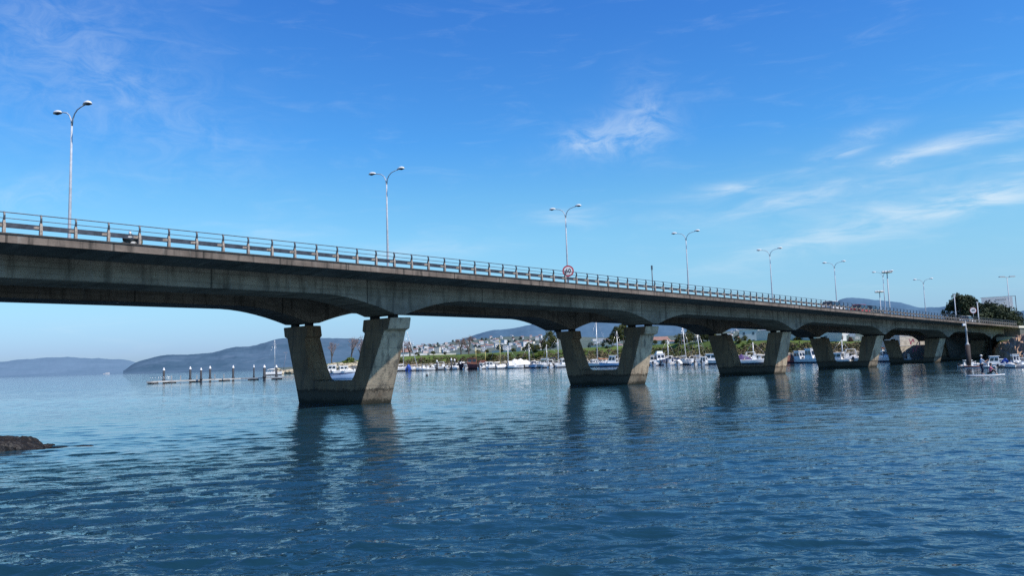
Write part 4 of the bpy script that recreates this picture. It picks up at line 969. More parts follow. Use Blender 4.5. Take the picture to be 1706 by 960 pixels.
# right of the second pier
berth(cruiser(5.6, bimini=M_NAVY), 1083, 14, 185, 'white boat with a dark canopy just right of the right leg of the second pier')
berth(cruiser(7.4, fly=True, ch=1.6, cw=.42), 1099, 16, -78, 'tall white cabin cruiser with a flybridge, bow toward the viewer')
berth(sailboat(5.6, mh(1112, 566), cover=M_CANV), 1110, 11, 15, 'small sailboat right behind the tall white cruiser')
berth(covered_boat(5.6, M_GEL, M_NAVY, M_NAVY, 1.1), 1122, 15, 10, 'white boat under a navy cover left of the two big sailboats')
berth(sailboat(9.0, mh(1138, 540), cover=M_CANV, lean=(.0, -.055)), 1141, 16, -66, 'left of the two big white sailboats between the second and third piers')
berth(sailboat(8.6, mh(1160, 547), cover=M_GREYB, lean=(.0, -.06)), 1164, 15, -62, 'right of the two big white sailboats between the second and third piers')
berth(open_boat(4.4), 1153, 20, 100, 'small white boat between the two big sailboats')
berth(cruiser(6.6, ch=1.3), 1185, 15, 175, 'white motorboat beside the left leg of the third pier')
# between the legs of the third pier
berth(covered_boat(4.6, M_GEL, M_VIOL, M_NAVY, 1.5), 1236, 15, 12, 'small boat under a violet cover, between the legs of the third pier')
berth(sailboat(6.4, mh(1261, 570), cover=M_CANV), 1260, 10, 170, 'little sailboat with a short mast between the legs of the third pier')
berth(open_boat(6.6, arch=True), 1255, 20, 8, 'long white open boat with an arch in front, between the legs of the third pier')
# between third and fourth
berth(covered_boat(4.2, M_REDB, M_WOOD, M_NAVY, 1.2), 1319, 14, 12, 'small red-brown covered boat just right of the third pier')
berth(cruiser(4.9, ch=1.5, cw=.42, cab=(-.02, .34)), 1332, 13, -58, 'left of two white cabin boats between the third and fourth piers')
berth(cruiser(5.4, ch=1.8, cw=.44, cab=(-.02, .36)), 1352, 15, -58, 'right and taller of two white cabin boats between the third and fourth piers')
berth(open_boat(6.2, hm=M_GEL, arch=True), 1411, 16, 185, 'white open boat with a windscreen and arch, between the legs of the fourth pier')
berth(sailboat(5.2, mh(1399, 566), cover=M_NAVY), 1399, 9, 15, 'small sailboat behind the open boat between the legs of the fourth pier')
berth(cruiser(4.8, hm=M_GEL, bimini=M_ORNG, ch=1.1), 1472, 12, -70, 'white boat with an orange canopy squeezed between the fourth and fifth piers')
berth(open_boat(2.9, hm=M_GREYB, boot=M_GREYB, screen=False), 1513, 14, -75, 'small grey dinghy in the shade between the legs of the fifth pier')
# right-hand marina
for o, u, dist, yaw, lab in ((open_boat(3.2, hm=M_CANV, screen=False), 1604, 119, -60, 'little cream dinghy at the left end of the right-hand row of boats'),
    (open_boat(3.6, hm=M_REDB, boot=M_GEL), 1617, 117, 200, 'small red and white open boat under the light pole'),
    (covered_boat(3.4, M_GEL, M_CANV, M_NAVY, .7), 1627, 119, -50, 'small white covered boat left of the standing paddler'),
    (cruiser(5.6, ch=1.7, cw=.42), 1653, 118, 192, 'white cabin boat with square windows right behind the two paddlers'),
    (open_boat(3.4, hm=M_GEL), 1643, 114, 160, 'small white open boat in front of the square-windowed cabin boat'),
    (covered_boat(4.4, M_GEL, M_BLUE, M_NAVY, 1.5), 1674, 121, -75, 'boat with a raised blue and white cover beside the pilothouse boat'),
    (open_boat(3.6, hm=M_TAN, boot=M_WOOD, screen=False, gear=M_WOOD), 1672, 115, 175, 'small brown wooden boat in front of the blue-covered boat'),
    (cruiser(5.0, ch=2.0, cw=.44, cab=(-.05, .3)), 1690, 120, -72, 'tall white pilothouse boat with two dark front windows near the right edge'),
    (cruiser(6.4, ch=1.9, cw=.44), 1712, 121, 185, 'white boat with a large dark window cut by the right edge')):
    berth(o, u, 0, yaw, lab, dist=dist)
    o['group'] = 'boats moored at the right-hand quay'
# small boats filling the berths between the larger ones
fill = [make() for make in (lambda: open_boat(4.2), lambda: cruiser(4.6, ch=1.0), lambda: open_boat(4.6, boot=M_SKYB, arch=True), lambda: covered_boat(4.0, M_GEL, M_CANV, M_NAVY, .8))]
flab = ['small open white boat', 'small white cabin launch', 'small white boat with a tube arch', 'small boat under a pale cover']; fused = set()
for i, (u, bk, kind, where) in enumerate(((700, 9, 3, 'behind the open boats near the first pier'), (713, 24, 0, 'in front of the windscreen boat right of the first pier'), (727, 8, 1, 'behind the first dark pile right of the first pier'), (745, 9, 0, 'just left of the pair of dark piles'), (759, 26, 3, 'just right of the pair of dark piles'), (803, 25, 1, 'at the stern of the dark fishing boat'),
        (822, 8, 0, 'behind the brown-canopied boat'), (839, 24, 3, 'in front of the yellow-masted sailboat'), (859, 26, 0, 'left of the bow of the canvas-covered boat'), (897, 9, 1, 'between the pale blue boat and the white cabin boat'), (917, 24, 2, 'in front of the green-covered sailboat'), (935, 8, 3, 'behind the boat touching the second pier'),
        (991, 8, 1, 'beside the left leg opening of the second pier'), (1010, 8, 0, 'behind the pale pilothouse boat'), (1091, 24, 0, 'left of the tall white cruiser'), (1116, 25, 2, 'in front of the navy-covered boat'), (1131, 24, 3, 'left of the leftmost big sailboat'), (1172, 24, 1, 'right of the second big sailboat'), (1194, 9, 3, 'almost behind the left leg of the third pier'),
        (1244, 8, 1, 'behind the arch boat inside the third pier'), (1266, 9, 0, 'beside the right leg inside the third pier'), (1342, 8, 2, 'between the two white cabin boats'), (1395, 24, 1, 'at the left inside the fourth pier'), (1424, 9, 3, 'at the right inside the fourth pier'))):
    o = copy_tree(fill[kind]) if kind in fused else fill[kind]; fused.add(kind); berth(o, u, bk, rr.choice([10, 190, -70, 160, 75]) + rr.uniform(-8, 8), flab[kind] + ' ' + where)
for u, dist, yaw, kind, lab in ((1610, 121, 40, 1, 'small white launch behind the cream dinghy at the right'), (1635, 122, -70, 0, 'small open white boat behind the standing paddler'), (1662, 123, -60, 1, 'small white launch behind the brown wooden boat'), (1682, 113, -70, 3, 'small pale-covered boat in front of the tall pilothouse boat'), (1700, 114, -60, 2, 'small tube-arch boat right of the tall pilothouse boat')):
    berth(copy_tree(fill[kind]), u, 0, yaw, lab, dist=dist)
# lone mast beyond the pontoon
berth(sailboat(7.5, at(452, 567, 330).z, cover=M_CANV), 455, 0, 15, 'white sailboat with a single upright mast left of the first pier', dist=330)

# ------------------------------------------------------------------ marina docks and piles
M_DOCK = mat('dock_deck', (.56, .54, .50), .8, 0, .35, .8)
def dock(pts, w, label, z=.58):
    root = empty('floating_dock', pts[0]); m = MB(); rings = []
    for i, p in enumerate(pts):
        d = (Vector(pts[min(i + 1, len(pts) - 1)]) - Vector(pts[max(i - 1, 0)])).normalized(); q = Vector((-d.y, d.x, 0)) * w / 2; p = Vector(p)
        rings.append([p - q + Vector((0, 0, z - .34)), p + q + Vector((0, 0, z - .34)), p + q + Vector((0, 0, z)), p - q + Vector((0, 0, z))])
    m.loft(rings); m.build('deck', [M_DOCK], root, pts[0])
    for i in range(len(pts) - 1):
        a, b = Vector(pts[i]), Vector(pts[i + 1]); n = max(1, int((b - a).length / 6))
        for k in range(n):
            c = a.lerp(b, (k + .5) / n); q = MB(); q.box(c.x - 1.1, c.x + 1.1, c.y - w * .4, c.y + w * .4, -.3, z - .345); q.build('float', [M_PILE], root, pts[0])
    tag(root, label, 'dock')
def G(u, d): return tuple(pol(u, d, 0))
dock([G(262, 206), G(305, 207), G(345, 208), G(402, 210), G(442, 206), G(520, 200)], 2.2, 'long low white floating dock with dark piles left of the first pier')
dock([G(248, 203), G(262, 206)], 1.2, 'low pale boom floating at the left tip of the long dock')
for a, b, bk, lab in ((655, 800, 5, 'grey floating dock behind the boats right of the first pier'), (800, 945, 5, 'grey floating dock behind the boats left of the second pier'), (1075, 1200, 6, 'grey floating dock behind the boats between the second and third piers'), (1215, 1440, 6, 'grey floating dock behind the boats at the third and fourth piers')):
    dock([tuple(pol(u, shore_d(u) - bk, 0)) for u in np.linspace(a, b, 6)], 1.8, lab)
def make_pile(h, r=.26):
    root = empty('mooring_pile'); m = MB(); m.lathe([(r, -2), (r, h)], 14); m.build('shaft', [M_PILE], root)
    m = MB(); m.lathe([(r + .04, 0), (r + .04, .12), (r * .6, .5), (.05, .7)], 14, c=(0, 0, h + .005)); m.build('cap', [M_WHITE], root)
    m = MB(); m.lathe([(r + .06, .5), (r + .1, .6), (r + .1, .8), (r + .06, .9)], 14); m.build('collar', [M_PILE], root); return root
plab = ['outermost mooring pile with a white cap at the left tip of the dock', 'second white-capped mooring pile from the left tip of the dock', 'shorter white-capped mooring pile third from the left tip of the dock', 'white-capped mooring pile fourth from the left, close beside the third',
        'lone white-capped mooring pile in the middle of the dock', 'thin white-capped mooring pile left of the stout pale-capped one', 'stout mooring pile with a cream cap near the first pier', 'last white-capped mooring pile before the first pier']
pp = None
for i, (u, vt, d, s) in enumerate(((273, 613, 207, 1), (317, 611, 208, 1), (335, 613, 205, .95), (350, 610, 209, 1), (388.5, 609, 210, 1), (423, 608, 212, .7), (440.5, 608.5, 204, 1.25), (460.5, 608.5, 204, 1))):
    if pp is None: pp = make_pile(2.9); o = pp
    else: o = copy_tree(pp)
    h = at(u, vt, d).z; place(o, pol(u, d, 0), 0, (s, s, h / 3.6)); tag(o, plab[i], 'pile', 'piles along the floating dock')
for u, vt, lab in ((728, 600, 'dark mooring pile beside the white-arched boat'), (752, 597, 'left of two dark mooring piles with white caps near the brown bare tree'), (757.5, 598, 'right of two dark mooring piles with white caps near the brown bare tree')):
    o = copy_tree(pp); d = shore_d(u) - 22; place(o, pol(u, d, 0), 0, (1.3, 1.3, at(u, vt, d).z / 3.6)); tag(o, lab, 'pile', 'piles in the marina')
for i, (u, lab) in enumerate(((286, 'white service post left of the second pile on the dock'), (301, 'white service post beside the second pile on the dock'), (328, 'white service post beside the third pile on the dock'), (358, 'white service post right of the fourth pile on the dock'), (373, 'white service post left of the lone middle pile on the dock'))):
    m = MB(); m.box(-.11, .11, -.09, .09, 0, 1.0, taper=.02); m.box(-.14, .14, -.12, .12, 1.005, 1.12, taper=.05); o = m.build('service_post', [M_GREY]); o.location = pol(u, 207.3, .58); tag(o, lab, 'service post', 'service posts on the dock')
m = MB(); 
for k in range(9): x = -2.6 + k * .65; m.tube([(x, 0, .0), (x + .1, 0, .95)], .03, 4)
m.tube([(-2.7, 0, .95), (2.8, 0, .95)], .035, 5); m.tube([(-2.7, 0, .5), (2.8, 0, .5)], .03, 5)
o = m.build('dock_railing', [M_STEEL]); o.location = pol(268, 206.4, .58); tag(o, 'thin metal railing at the left tip of the dock', 'railing')
# boulders of the breakwater
M_ROCKL = mat('breakwater_rock', (.62, .54, .38), .9, 0, .4, 1.5, col2=(.24, .20, .13), bump=.5)
rk = []
for k in range(46):
    if k < 30: u = rr.uniform(540, 607); s = rr.uniform(1, 14)
    else: u = rr.uniform(462, 506); s = rr.uniform(1, 9)
    d = shore_d(u) + s - 3 * (k >= 30)
    if k < 6: o = rock('boulder', (0, 0, 0), (1.7, 1.1, .95), 60 + k, M_ROCKL, None, .35, 3); rk.append(o)
    else: o = copy_tree(rk[k % 6])
    place(o, pol(u, d, max(.2, ground_z(u, d)) + .25), rr.uniform(0, 6), (rr.uniform(.8, 1.7), rr.uniform(.8, 1.7), rr.uniform(.8, 1.5)))
    w = 'on the breakwater seen between the legs of the first pier' if k < 30 else 'on the breakwater tip just left of the first pier'
    tag(o, 'pale angular boulder ' + w, 'boulder', 'boulders ' + w)
def riprap():
    g = np.random.default_rng(9); m = MB()
    for k in range(900):
        u = g.uniform(608, 1480); d = shore_d(u) + g.uniform(.5, 7.5); p = pol(u, d, ground_z(u, d) + .1); s = g.uniform(.35, 1.0)
        blob(m, p, (s * 1.2, s, s * .7), k, 0, 1, .4)
    o = m.build('riprap', [mat('riprap_rock', (.36, .32, .25), .9, 0, .5, .8)], fix=False); tag(o, kind='stuff', cat='rocks', label='line of grey-brown stones along the shore behind the moored boats')
riprap()
# crane lamp on the breakwater
m = MB(); m.tube([(0, 0, 0), (.4, 0, 3), (1.3, 0, 8.5)], [.14, .12, .08], 6); m.box(.1, 1.9, -.25, .25, 8.5, 8.8, taper=.05); o = m.build('breakwater_lamp', [mat('lamp_rust_grey', (.22, .23, .28), .6, .2)]); o.location = pol(472, 372, 1.2); o.rotation_euler = (0, 0, -az(475)); tag(o, 'leaning grey lamp on the breakwater just left of the first pier', 'lamp')
m = MB(); m.lathe([(.2, -.2), (.28, 0), (.2, .3), (.05, .5)], 12); o = m.build('buoy', [M_PILE]); o.location = wat(711.5, 627); tag(o, 'tiny dark buoy on the open water between the first and second piers', 'buoy')
m = MB(); m.box(-14, 14, -8, 8, -3, 12); m.box(-34, -14, -6, 6, -3, 5); o = m.build('coastal_building', [WALLS['white']]); o.location = pol(179, 7500, 0); tag(o, 'tiny white building at the foot of the far headland on the left', 'building')
# white walls, big sheds and retaining walls above the bank
def slab_wall(name, u0, u1, off, h, th, m_, label, cat, z0=None):
    root = empty(name, pol(u0, shore_d(u0) + off, 0)); n = 8; rings = []
    for u in np.linspace(u0, u1, n):
        d = shore_d(u) + off; z = ground_z(u, d) if z0 is None else z0; a = pol(u, d, z - .6); b = pol(u, d + th, z - .6); rings.append([a, b, b + Vector((0, 0, h + .6)), a + Vector((0, 0, h + .6))])
    m = MB(); m.loft(rings); m.build('wall', [m_], root, root.location); m = MB(); m.loft([[r[3] + Vector((0, 0, .01)) - (r[1] - r[0]) * .15, r[2] + Vector((0, 0, .01)) + (r[1] - r[0]) * .15, r[2] + Vector((0, 0, .16)) + (r[1] - r[0]) * .15, r[3] + Vector((0, 0, .16)) - (r[1] - r[0]) * .15] for r in rings]); m.build('coping', [WALLS['white']], root, root.location); tag(root, label, cat)
slab_wall('boundary_wall', 655, 712, 58, 1.3, .4, WALLS['white'], 'long white wall along the top of the green bank right of the first pier', 'wall')
slab_wall('boundary_wall', 716, 768, 58, 1.0, .4, WALLS['cream'], 'white wall along the top of the bank left of the brown bare tree', 'wall')
slab_wall('boundary_wall', 820, 866, 56, 1.1, .4, WALLS['white'], 'white wall along the top of the bank right of the brown bare tree', 'wall')
slab_wall('boundary_wall', 985, 1020, 56, 1.0, .4, WALLS['cream'], 'pale wall on the bank between the legs of the second pier', 'wall')
slab_wall('retaining_wall', 1262, 1282, 24, 3.0, .8, WALLS['cream'], 'beige retaining wall in the opening of the third pier', 'wall')
slab_wall('retaining_wall', 1306, 1362, 24, 2.9, .8, WALLS['cream'], 'long beige retaining wall between the third and fourth piers', 'wall')
slab_wall('retaining_wall', 1380, 1404, 22, 2.8, .8, WALLS['cream'], 'beige retaining wall in the opening of the fourth pier', 'wall')
def hall(u, off, w, d_, h, wall, roof, label):
    o = make_house(w, d_, h, wall, roof, max(1, int(h / 3))); d = shore_d(u) + off; place(o, pol(u, d, ground_z(u, d)), -az(u) + R(-12)); o.name = 'building'; tag(o, label, 'building')
hall(1252, 170, 9, 8, 7.5, 'white', 'flat', 'white apartment building in the opening of the third pier')
hall(1277, 190, 8, 8, 7, 'white', 'grey', 'white building with a grey roof beside the right leg of the third pier')
hall(1335, 150, 9, 8, 4.5, 'white', 'red', 'white building above the long beige retaining wall')
hall(1390, 110, 8, 7, 4.5, 'white', 'grey', 'white building with a dark-framed roof above the beige wall of the fourth pier')
hall(1098, 160, 10, 8, 4, 'white', 'red', 'white building above the trees right of the second pier')
hall(660, 110, 16, 8, 3.2, 'white', 'red', 'long white building above the bank right behind the first pier')

# ------------------------------------------------------------------ right end: quay, bank, abutment
M_BROWNB = mat('bank_earth', (.50, .34, .23), .95, 0, .4, .6, col2=(.24, .155, .10), bump=.6)
M_QUAYDARK = mat('dark_quay', (.075, .072, .07), .9, 0, .4, .8); M_STONE = mat('pale_stone', (.58, .53, .44), .9, 0, .35, 1.2)  # dark base tone for the quay wall under the bridge
M_PINK = mat('graffiti_pink', (.55, .05, .12), .7, 0, .5, 1.6, col2=(.62, .30, .34))
slab_wall('quay_wall', 1462, 1546, -1, 3.4, .8, M_STONE, 'pale stone quay wall between the legs of the fifth pier', 'wall', .0)
slab_wall('quay_wall', 1466, 1546, 5, 2.2, .8, M_STONE, 'upper pale stone wall behind the lower quay wall at the fifth pier', 'wall', 3.6)
slab_wall('quay_wall', 1550, 1652, -2, 4.6, .8, M_QUAYDARK, 'dark quay wall under the bridge right of the fifth pier', 'wall', .0)
hall(1516, 40, 15, 8, 3.2, 'white', 'flat', 'long low white building above the quay wall at the fifth pier')
m = MB(); g = random.Random(2)
for k in range(16):
    x = g.uniform(-1.3, 1.0); z = g.uniform(.2, 3.1); w = g.uniform(.12, .4); h = g.uniform(.3, 1.0); a = g.uniform(-.7, .7)
    m.add([(x, -k * .004, z), (x + w, -k * .004, z + a * .2), (x + w + a * h, -k * .004, z + h), (x + a * h, -k * .004, z + h)], [(0, 1, 2, 3)])
o = m.build('graffiti', [M_PINK], fix=False); d = shore_d(1524) - 2.0; o.location = pol(1524, d, 1.3); o.rotation_euler = (0, 0, -az(1524) + R(12)); tag(o, 'bright pink graffiti on the pale quay wall inside the fifth pier', 'graffiti')
def bank():
    b = MB(); n = 44; rows = 16; vs = []; fs = []; g = random.Random(3)
    for j in range(rows + 1):
        for i in range(n + 1):
            u = 1644 + (1790 - 1644) * i / n; k = j / rows; d = np.interp(u, [1644, 1664, 1690, 1720, 1800], [196, 166, 152, 145, 140]) + k * 22
            z = -.6 + (np.interp(u, [1644, 1656, 1672, 1690, 1706, 1800], [1.2, 2.3, 2.9, 3.7, 4.1, 4.4]) + .8) * min(1, k * 1.5) ** .75
            z += .35 * math.sin(u * .31 + j * 1.1) + .25 * math.sin(u * .83 - j * 2.1) + g.uniform(-.22, .22); vs.append(tuple(pol(u, d, z)))
    for j in range(rows):
        for i in range(n): a = j * (n + 1) + i; fs.append((a, a + 1, a + n + 2, a + n + 1))
    b.add(vs, fs); o = b.build('river_bank', [M_BROWNB], fix=False); tag(o, kind='structure')
bank()
ab = empty('abutment', P(T_END + 3, NC, 0)); m = MB()
m.loft([[P(t, n, z) for n, z in ((-.1, 0), (-.1, zr(T_END) - 1.45), (NW + .1, zr(T_END) - 1.45), (NW + .1, 0))] for t in (T_END + 1.4, T_END + 14)]); m.build('wall', [M_SLAB], ab, ab.location)
m = MB(); m.loft([[P(t, n, z) for n, z in ((-.3, zr(T_END) - 1.44), (-.3, zr(T_END) - .97), (NW + .3, zr(T_END) - .97), (NW + .3, zr(T_END) - 1.44))] for t in (T_END + .06, T_END + 60)]); m.build('approach_slab', [WALLS['cream']], ab, ab.location)
m = MB(); m.loft([[P(t, n, z) for n, z in ((.2, 3.1), (.2, 4.6), (3.8, 4.6), (3.8, 3.1))] for t in (T_END - 1.2, T_END + 1.38)]); m.build('bearing_block', [WALLS['cream']], ab, ab.location)
tag(ab, 'pale concrete abutment where the bridge meets the right bank', 'abutment')

def mast_light(u, vtop, d, r, label, cat='floodlight mast', ring=True):
    z0 = 5.0; top = at(u, vtop, d).z; root = empty('floodlight_mast', pol(u, d, z0)); h = top - z0
    m = MB(); m.tube([(0, 0, 0), (0, 0, h)], [r, r * .5], 10); m.build('pole', [M_POLE], root)
    if ring:
        q = MB(); q.lathe([(.3, h - .1), (1.7, h), (1.75, h + .15), (.4, h + .3)], 18); cr = q.build('crown_ring', [M_SIGNBACK], root)
        for k in range(8):
            a = k * math.pi / 4; q = MB(); q.box(-.4, .4, -.25, .25, 0, .45, taper=.05, M=Matrix.Translation((1.35 * math.cos(a), 1.35 * math.sin(a), h + .2))); q.build('lamp_head', [M_LAMPW], cr)
    else:
        for sg in (-1, 1): q = MB(); q.tube([(0, 0, h - .1), (sg * 1.0, 0, h + .05)], .06, 6); q.box(sg * 1.3 - .7, sg * 1.3 + .7, -.25, .25, h, h + .22, taper=.05); q.build('lamp_head', [M_SIGNBACK], root)
    tag(root, label, cat)
mast_light(1487.5, 454, 300, .32, 'taller floodlight mast with a round crown of lamps behind the bridge, right of centre')
mast_light(1472.5, 487, 330, .26, 'shorter floodlight mast with a round crown beside the taller one')
mast_light(1688, 461, 232, .16, 'tall lamp post with two flat heads beside the billboard near the right edge', 'street lamp', False)
for u, vt, vb, d, lab in ((1597, 491, 535, 205, 'bare white pole on the bridge in front of the dark conifers'), (1634.5, 504, 532, 208, 'pale post with a small cap behind the bridge rail, right of the small round sign')):
    z0 = 6.0; h = at(u, vt, d).z - z0; m = MB(); m.tube([(0, 0, 0), (0, 0, h)], [.14, .10], 8); m.box(-.22, .22, -.12, .12, h - .1, h + .12); o = m.build('pole', [M_POLE]); o.location = pol(u, d, z0); tag(o, lab, 'pole')
# billboard
bb = empty('billboard', pol(1669, 262, 5)); bb.rotation_euler = (0, 0, -az(1669)); z0 = at(1669, 514, 262).z - 5; z1 = at(1669, 495, 262).z - 5
m = MB(); m.box(-4.0, 3.6, -.12, .12, z0, z1); pn = m.build('panel', [M_CANV], bb)
m = MB()
for k, (x, z, w, h, s) in enumerate(((-3.0, .62, .5, .35, .3), (-2.5, .50, .5, .4, -.3), (-2.2, .68, .4, .35, .3), (-2.6, .30, .45, .3, .2))):
    zz = z0 + (z1 - z0) * z; m.add([(x - w / 2, -.14 - k * .004, zz), (x + w / 2, -.14 - k * .004, zz - .1), (x + w / 2 + s, -.14 - k * .004, zz + h), (x - w / 2 + s, -.14 - k * .004, zz + h + .1)], [(0, 1, 2, 3)])
m.build('emblem', [M_BLACK], pn, fix=False)
m = MB(); zz = z0 + (z1 - z0) * .72
for k in range(8):
    x = -.6 + k * .34; m.box(x, x + .22, -.15, -.13, zz, zz + .32)
m.build('lettering', [M_SIGNBACK], pn)
m = MB()
for x in (-3.6, -.2, 3.2): m.box(x - .12, x + .12, .14, .38, 0, z1 - .1)
m.box(-4.3, 4.4, .15, .3, z1 + .05, z1 + .17); m.box(4.2, 4.4, .15, .35, 0, z1 + .17); m.build('frame', [M_SIGNBACK], bb)
tag(bb, 'large white billboard with a small dark emblem behind the right end of the bridge', 'billboard')
# vehicles on the bridge
def make_car(body, L=4.1, van=False):
    root = empty('parked_car'); m = MB(); W = .86
    sec = [(-L / 2, .35, .75), (-L / 2 + .1, .28, .92), (-L * .2, .25, .95), (L * .2, .25, .93), (L / 2 - .25, .28, .80), (L / 2, .38, .66)]
    m.loft([[(x, -W, a), (x, -W, b - .08), (x, -W + .1, b), (x, W - .1, b), (x, W, b - .08), (x, W, a)] for x, a, b in sec]); m.build('body', [body], root)
    m = MB(); t = 1.9 if van else 1.46
    m.loft([[(x, -W + .06, .9), (x + s, -W + .2, t), (x + s, W - .2, t), (x, W - .06, .9)] for x, s in ((-L / 2 + .15, .35), (L * .24, -.65 if not van else -.4))]); m.build('cabin', [body if van else M_GLASS], root)
    if van:
        for y in (-W + .1, W - .1): q = MB(); q.box(-.2, L * .12, y - .05, y + .05, 1.15, 1.6); q.build('window', [M_GLASS], root)
    m = MB(); m.box(-L / 2 + .5, L * .24 - .66, -W + .2, W - .2, t + .003, t + .05, taper=.04); m.build('roof', [body], root)
    for x in (-L * .31, L * .31):
        for y in (-W + .02, W - .02):
            m = MB(); m.tube([(x, y - .1, .31), (x, y + .1, .31)], .31, 16); w = m.build('wheel', [M_ENG], root)
            m = MB(); s = 1 if y > 0 else -1; m.tube([(x, y + s * .1, .31), (x, y + s * .115, .31)], .19, 14); m.build('rim', [M_STEEL], w)
    return root
M_CARR = mat('car_red', (.42, .03, .025), .3, 0, .1, 1)
for t, mm, van, lab in ((111.3, M_CARR, False, 'red car seen through the railing below the dark hill top'), (115.3, M_ENG, False, 'dark car behind the red car on the bridge'), (101.0, WALLS['white'], False, 'white car seen through the railing left of the red car'), (163.5, WALLS['white'], False, 'white car behind the rail just right of the small round sign')):
    o = make_car(mm, 4.3, van); place(o, P(t, 3.1, zr(t) - .955), math.pi / 2 - head(t)); tag(o, lab, 'van' if van else 'car')
# light pole standing in the water
root = empty('beacon_pile', pol(1612, 117, 0)); D0 = 117
zt = at(1608, 535, D0).z; zm = at(1612, 575, D0).z
m = MB(); m.lathe([(.30, -1.5), (.30, zm)], 14); m.build('pile', [mat('pile_brown_dark', (.05, .036, .033), .8, 0, .4, 2)], root)
m = MB(); m.lathe([(.26, zm + .005), (.30, zm + .03), (.18, zm + .12), (.12, zm + .4), (.10, zm + 1.7), (.13, zm + 1.75), (.13, zm + 2.1), (.085, zm + 2.2), (.06, zt)], 12); m.build('pole', [M_GREY], root)
m = MB(); m.box(-.42, -.08, -.14, .14, zt - .62, zt - .34, taper=.03); m.tube([(-.1, 0, zt - .5), (0, 0, zt - .5)], .03, 6); m.build('lamp_head', [M_LAMPW], root)
tag(root, 'pale lamp pole on a thick dark pile in front of the last bridge pier', 'light pole')

# ------------------------------------------------------------------ paddle boarders
M_SKIN = mat('skin', (.50, .30, .21), .6, 0, .1, 8); M_HAIR = mat('hair_dark', (.02, .014, .01), .7, 0, .3, 20)
def skin_obj(name, verts, edges, m, parent, sub=1, root=0):
    me = bpy.data.meshes.new(name); me.from_pydata([v[0] for v in verts], edges, []); me.materials.append(m)
    o = bpy.data.objects.new(name, me); COL.objects.link(o); o.parent = parent
    md = o.modifiers.new('skin', 'SKIN'); md.use_smooth_shade = True
    for i, v in enumerate(verts):
        r = v[1]; me.skin_vertices[0].data[i].radius = r if isinstance(r, tuple) else (r, r); me.skin_vertices[0].data[i].use_root = (i == root)
    s = o.modifiers.new('sub', 'SUBSURF'); s.levels = sub; s.render_levels = sub; return o
def chain(V, E, start, pts):
    i = start
    for p in pts: V.append(p); E.append((i, len(V) - 1)); i = len(V) - 1
    return i
def hand(V, E, wrist, d, side):
    d = Vector(d).normalized(); up = Vector((0, 0, 1)) if abs(d.z) < .8 else Vector((1, 0, 0)); s = d.cross(up).normalized()
    w = Vector(V[wrist][0]); palm = chain(V, E, wrist, [(tuple(w + d * .07), (.036, .018))])
    for k, (o_, l) in enumerate(((-.030, .065), (-.010, .078), (.010, .074), (.030, .058))):
        b = w + d * .09 + s * o_; chain(V, E, palm, [(tuple(b), .0095), (tuple(b + d * l * .6 + up * -.012), .009), (tuple(b + d * l * .8 - up * .045), .008)])
    b = w + d * .03 + s * .04 * side; chain(V, E, wrist, [(tuple(b), .011), (tuple(b + d * .04 + s * .02 * side - up * .02), .009)])
def person(pelvis, chest, neck, headp, arms, legs, root, shirt, trousers, face, hat=None, hairm=M_HAIR, sleeve=2):
    pel, ch, nk, hd = map(Vector, (pelvis, chest, neck, headp)); f = Vector(face).normalized()
    V = [(tuple(pel), (.135, .10))]; E = []
    c = chain(V, E, 0, [(tuple(pel.lerp(ch, .5)), (.12, .09)), (tuple(ch), (.15, .10))]); n = chain(V, E, c, [(tuple(nk), .055)])
    h1 = chain(V, E, n, [(tuple(hd - (hd - nk).normalized() * .06 + f * .015), (.072, .078)), (tuple(hd + (hd - nk).normalized() * .05), (.078, .088)), (tuple(hd + (hd - nk).normalized() * .11 - f * .01), (.05, .06))])
    chain(V, E, h1 - 1, [(tuple(hd + f * .105), .014)])
    sh = ch.lerp(nk, .45)
    sd = f.cross(Vector((0, 0, 1))).normalized()
    for s, (el, wr) in zip((1, -1), arms):
        a = chain(V, E, c, [(tuple(sh + sd * .17 * s), .055), (tuple(el), .042), (tuple(wr), .030)]); hand(V, E, a, Vector(wr) - Vector(el), s)
    for s, (kn, an, toe) in zip((1, -1), legs):
        chain(V, E, 0, [(tuple(pel + sd * .09 * s + Vector((0, 0, -.07))), .088), (tuple(kn), .058), (tuple(an), .040), (tuple(toe), (.045, .03))])
    b = skin_obj('body', V, E, M_SKIN, root, 2)
    V = [(tuple(pel + (ch - pel) * .12), (.15, .118))]; E = []; c = chain(V, E, 0, [(tuple(pel.lerp(ch, .55)), (.142, .112)), (tuple(ch), (.168, .122)), (tuple(ch.lerp(nk, .7)), (.07, .07))])
    for s, (el, wr) in zip((1, -1), arms): chain(V, E, c - 1, [(tuple(sh + sd * .17 * s), .07), (tuple(Vector(el).lerp(Vector(wr), .15 if sleeve == 2 else .8)), .054)])
    skin_obj('shirt', V, E, shirt, b, 2)
    V = [(tuple(pel + Vector((0, 0, .05))), (.152, .12))]; E = []
    for s, (kn, an, toe) in zip((1, -1), legs): chain(V, E, 0, [(tuple(pel + sd * .09 * s + Vector((0, 0, -.07))), .105), (tuple(kn), .075), (tuple(Vector(kn).lerp(Vector(an), .8)), .056)])
    skin_obj('trousers', V, E, trousers, b, 2)
    m = MB(); up = (hd - nk).normalized(); blob(m, hd + up * .07 - f * .022, (.098, .098, .088), 4, 0, 2, .05); m.build('hair' if hat is None else 'hat', [hat or hairm], b)
    if hat: q = MB(); q.lathe([(.14, 0), (.145, .012), (.09, .03)], 18, c=tuple(hd + up * .06)); q.build('hat_brim', [hat], b)
    for s in (1, -1):
        q = MB(); blob(q, hd + f * .084 + sd * .032 * s + up * .012, (.011, .011, .008), 2, 0, 1, 0); q.build('eye', [M_BLACK], b)
    return b
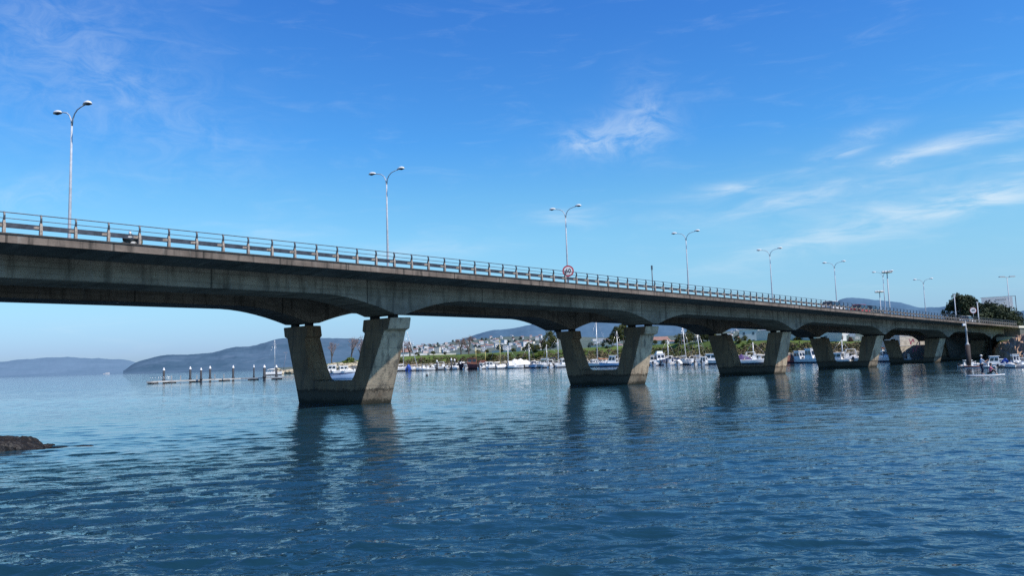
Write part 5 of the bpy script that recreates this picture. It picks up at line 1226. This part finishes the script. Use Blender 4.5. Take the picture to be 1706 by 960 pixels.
bc = wat(1641.5, 627.8); board_rz = -az(1641) + R(3)
bo = empty('paddle_board', (bc.x, bc.y, .03), board_rz); m = MB(); rings = []
for i in range(17):
    k = i / 16; x = -1.52 + 3.04 * k; w = .39 * (1 - abs(2 * k - 1) ** 2.6) ** .6 + .01; z = .06 + .13 * max(0, k - .7) ** 1.5 * 4; rings.append([(x, -w, z), (x, -w * .85, z - .055), (x, w * .85, z - .055), (x, w, z), (x, w * .9, z + .06), (x, -w * .9, z + .06)])
m.loft(rings, smooth=False); m.build('board', [M_GEL], bo); m = MB(); m.box(-1.0, .8, -.28, .28, .122, .132); m.build('deck_pad', [M_SKYB], bo); m = MB(); m.box(-1.35, -1.15, -.012, .012, -.2, .02); m.build('fin', [M_ENG], bo)
tag(bo, 'white stand-up paddle board on the water at the right', 'paddle board')
ZB = .165
pr = empty('person', (bc.x, bc.y, ZB), board_rz)
person((-.25, 0, .93), (-.22, 0, 1.30), (-.20, 0, 1.50), (-.18, 0, 1.66), [((-.02, .30, 1.18), (.22, .14, 1.02)), ((.02, -.26, 1.16), (.24, -.12, 1.28))][::-1], [((-.12, -.15, .50), (-.20, -.16, .07), (-.03, -.17, .035)), ((-.17, .15, .50), (-.28, .16, .07), (-.11, .17, .035))], pr,
       mat('shirt_pale_blue', (.40, .55, .75), .8, 0, .2, 6), mat('trousers_navy', (.012, .02, .055), .8, 0, .2, 6), (1, 0, -.1), hat=M_CANV)
tag(pr, 'person in pale blue top, navy trousers and white hat standing on the paddle board', 'person')
pr2 = empty('person', (bc.x, bc.y, ZB), board_rz)
person((.36, 0, .20), (.44, 0, .55), (.47, 0, .74), (.50, 0, .89), [((.60, -.24, .50), (.80, -.12, .40)), ((.60, .24, .50), (.80, .12, .40))], [((.72, -.17, .44), (.86, -.16, .07), (1.0, -.16, .035)), ((.72, .17, .44), (.88, .16, .07), (1.02, .16, .035))], pr2,
       mat('shirt_pink', (.72, .16, .26), .8, 0, .2, 6), mat('trousers_black', (.015, .013, .018), .8, 0, .2, 6), (1, 0, 0))
tag(pr2, 'person in a pink top with dark hair sitting on the front of the paddle board', 'person')
pd = empty('paddle', (bc.x, bc.y, ZB), board_rz); m = MB(); a, b_ = Vector((.24, -.12, 1.33)), Vector((.20, .44, -.12)); a2 = a + (a - b_) * .04; m.tube([a2, b_], .016, 8); m.tube([a2 + Vector((-.05, 0, 0)), a2 + Vector((.05, 0, 0))], .018, 8); m.build('shaft', [M_ENG], pd)
m = MB(); dd = (b_ - a).normalized(); rings = []
for k, w in ((0, .02), (.12, .08), (.28, .10), (.4, .07)): c = b_ + dd * k; rings.append([c + Vector((-w, 0, 0)), c + Vector((0, -.01, 0)), c + Vector((w, 0, 0)), c + Vector((0, .01, 0))])
m.loft(rings); m.build('blade', [M_ORNG], pd); tag(pd, 'dark paddle held by the standing person on the paddle board', 'paddle')

sc.cycles.use_denoising = False
sc.cycles.sample_clamp_indirect = 3.0
sc.view_settings.view_transform = 'Standard'; sc.view_settings.look = 'None'; sc.view_settings.exposure = 0; sc.view_settings.gamma = 1
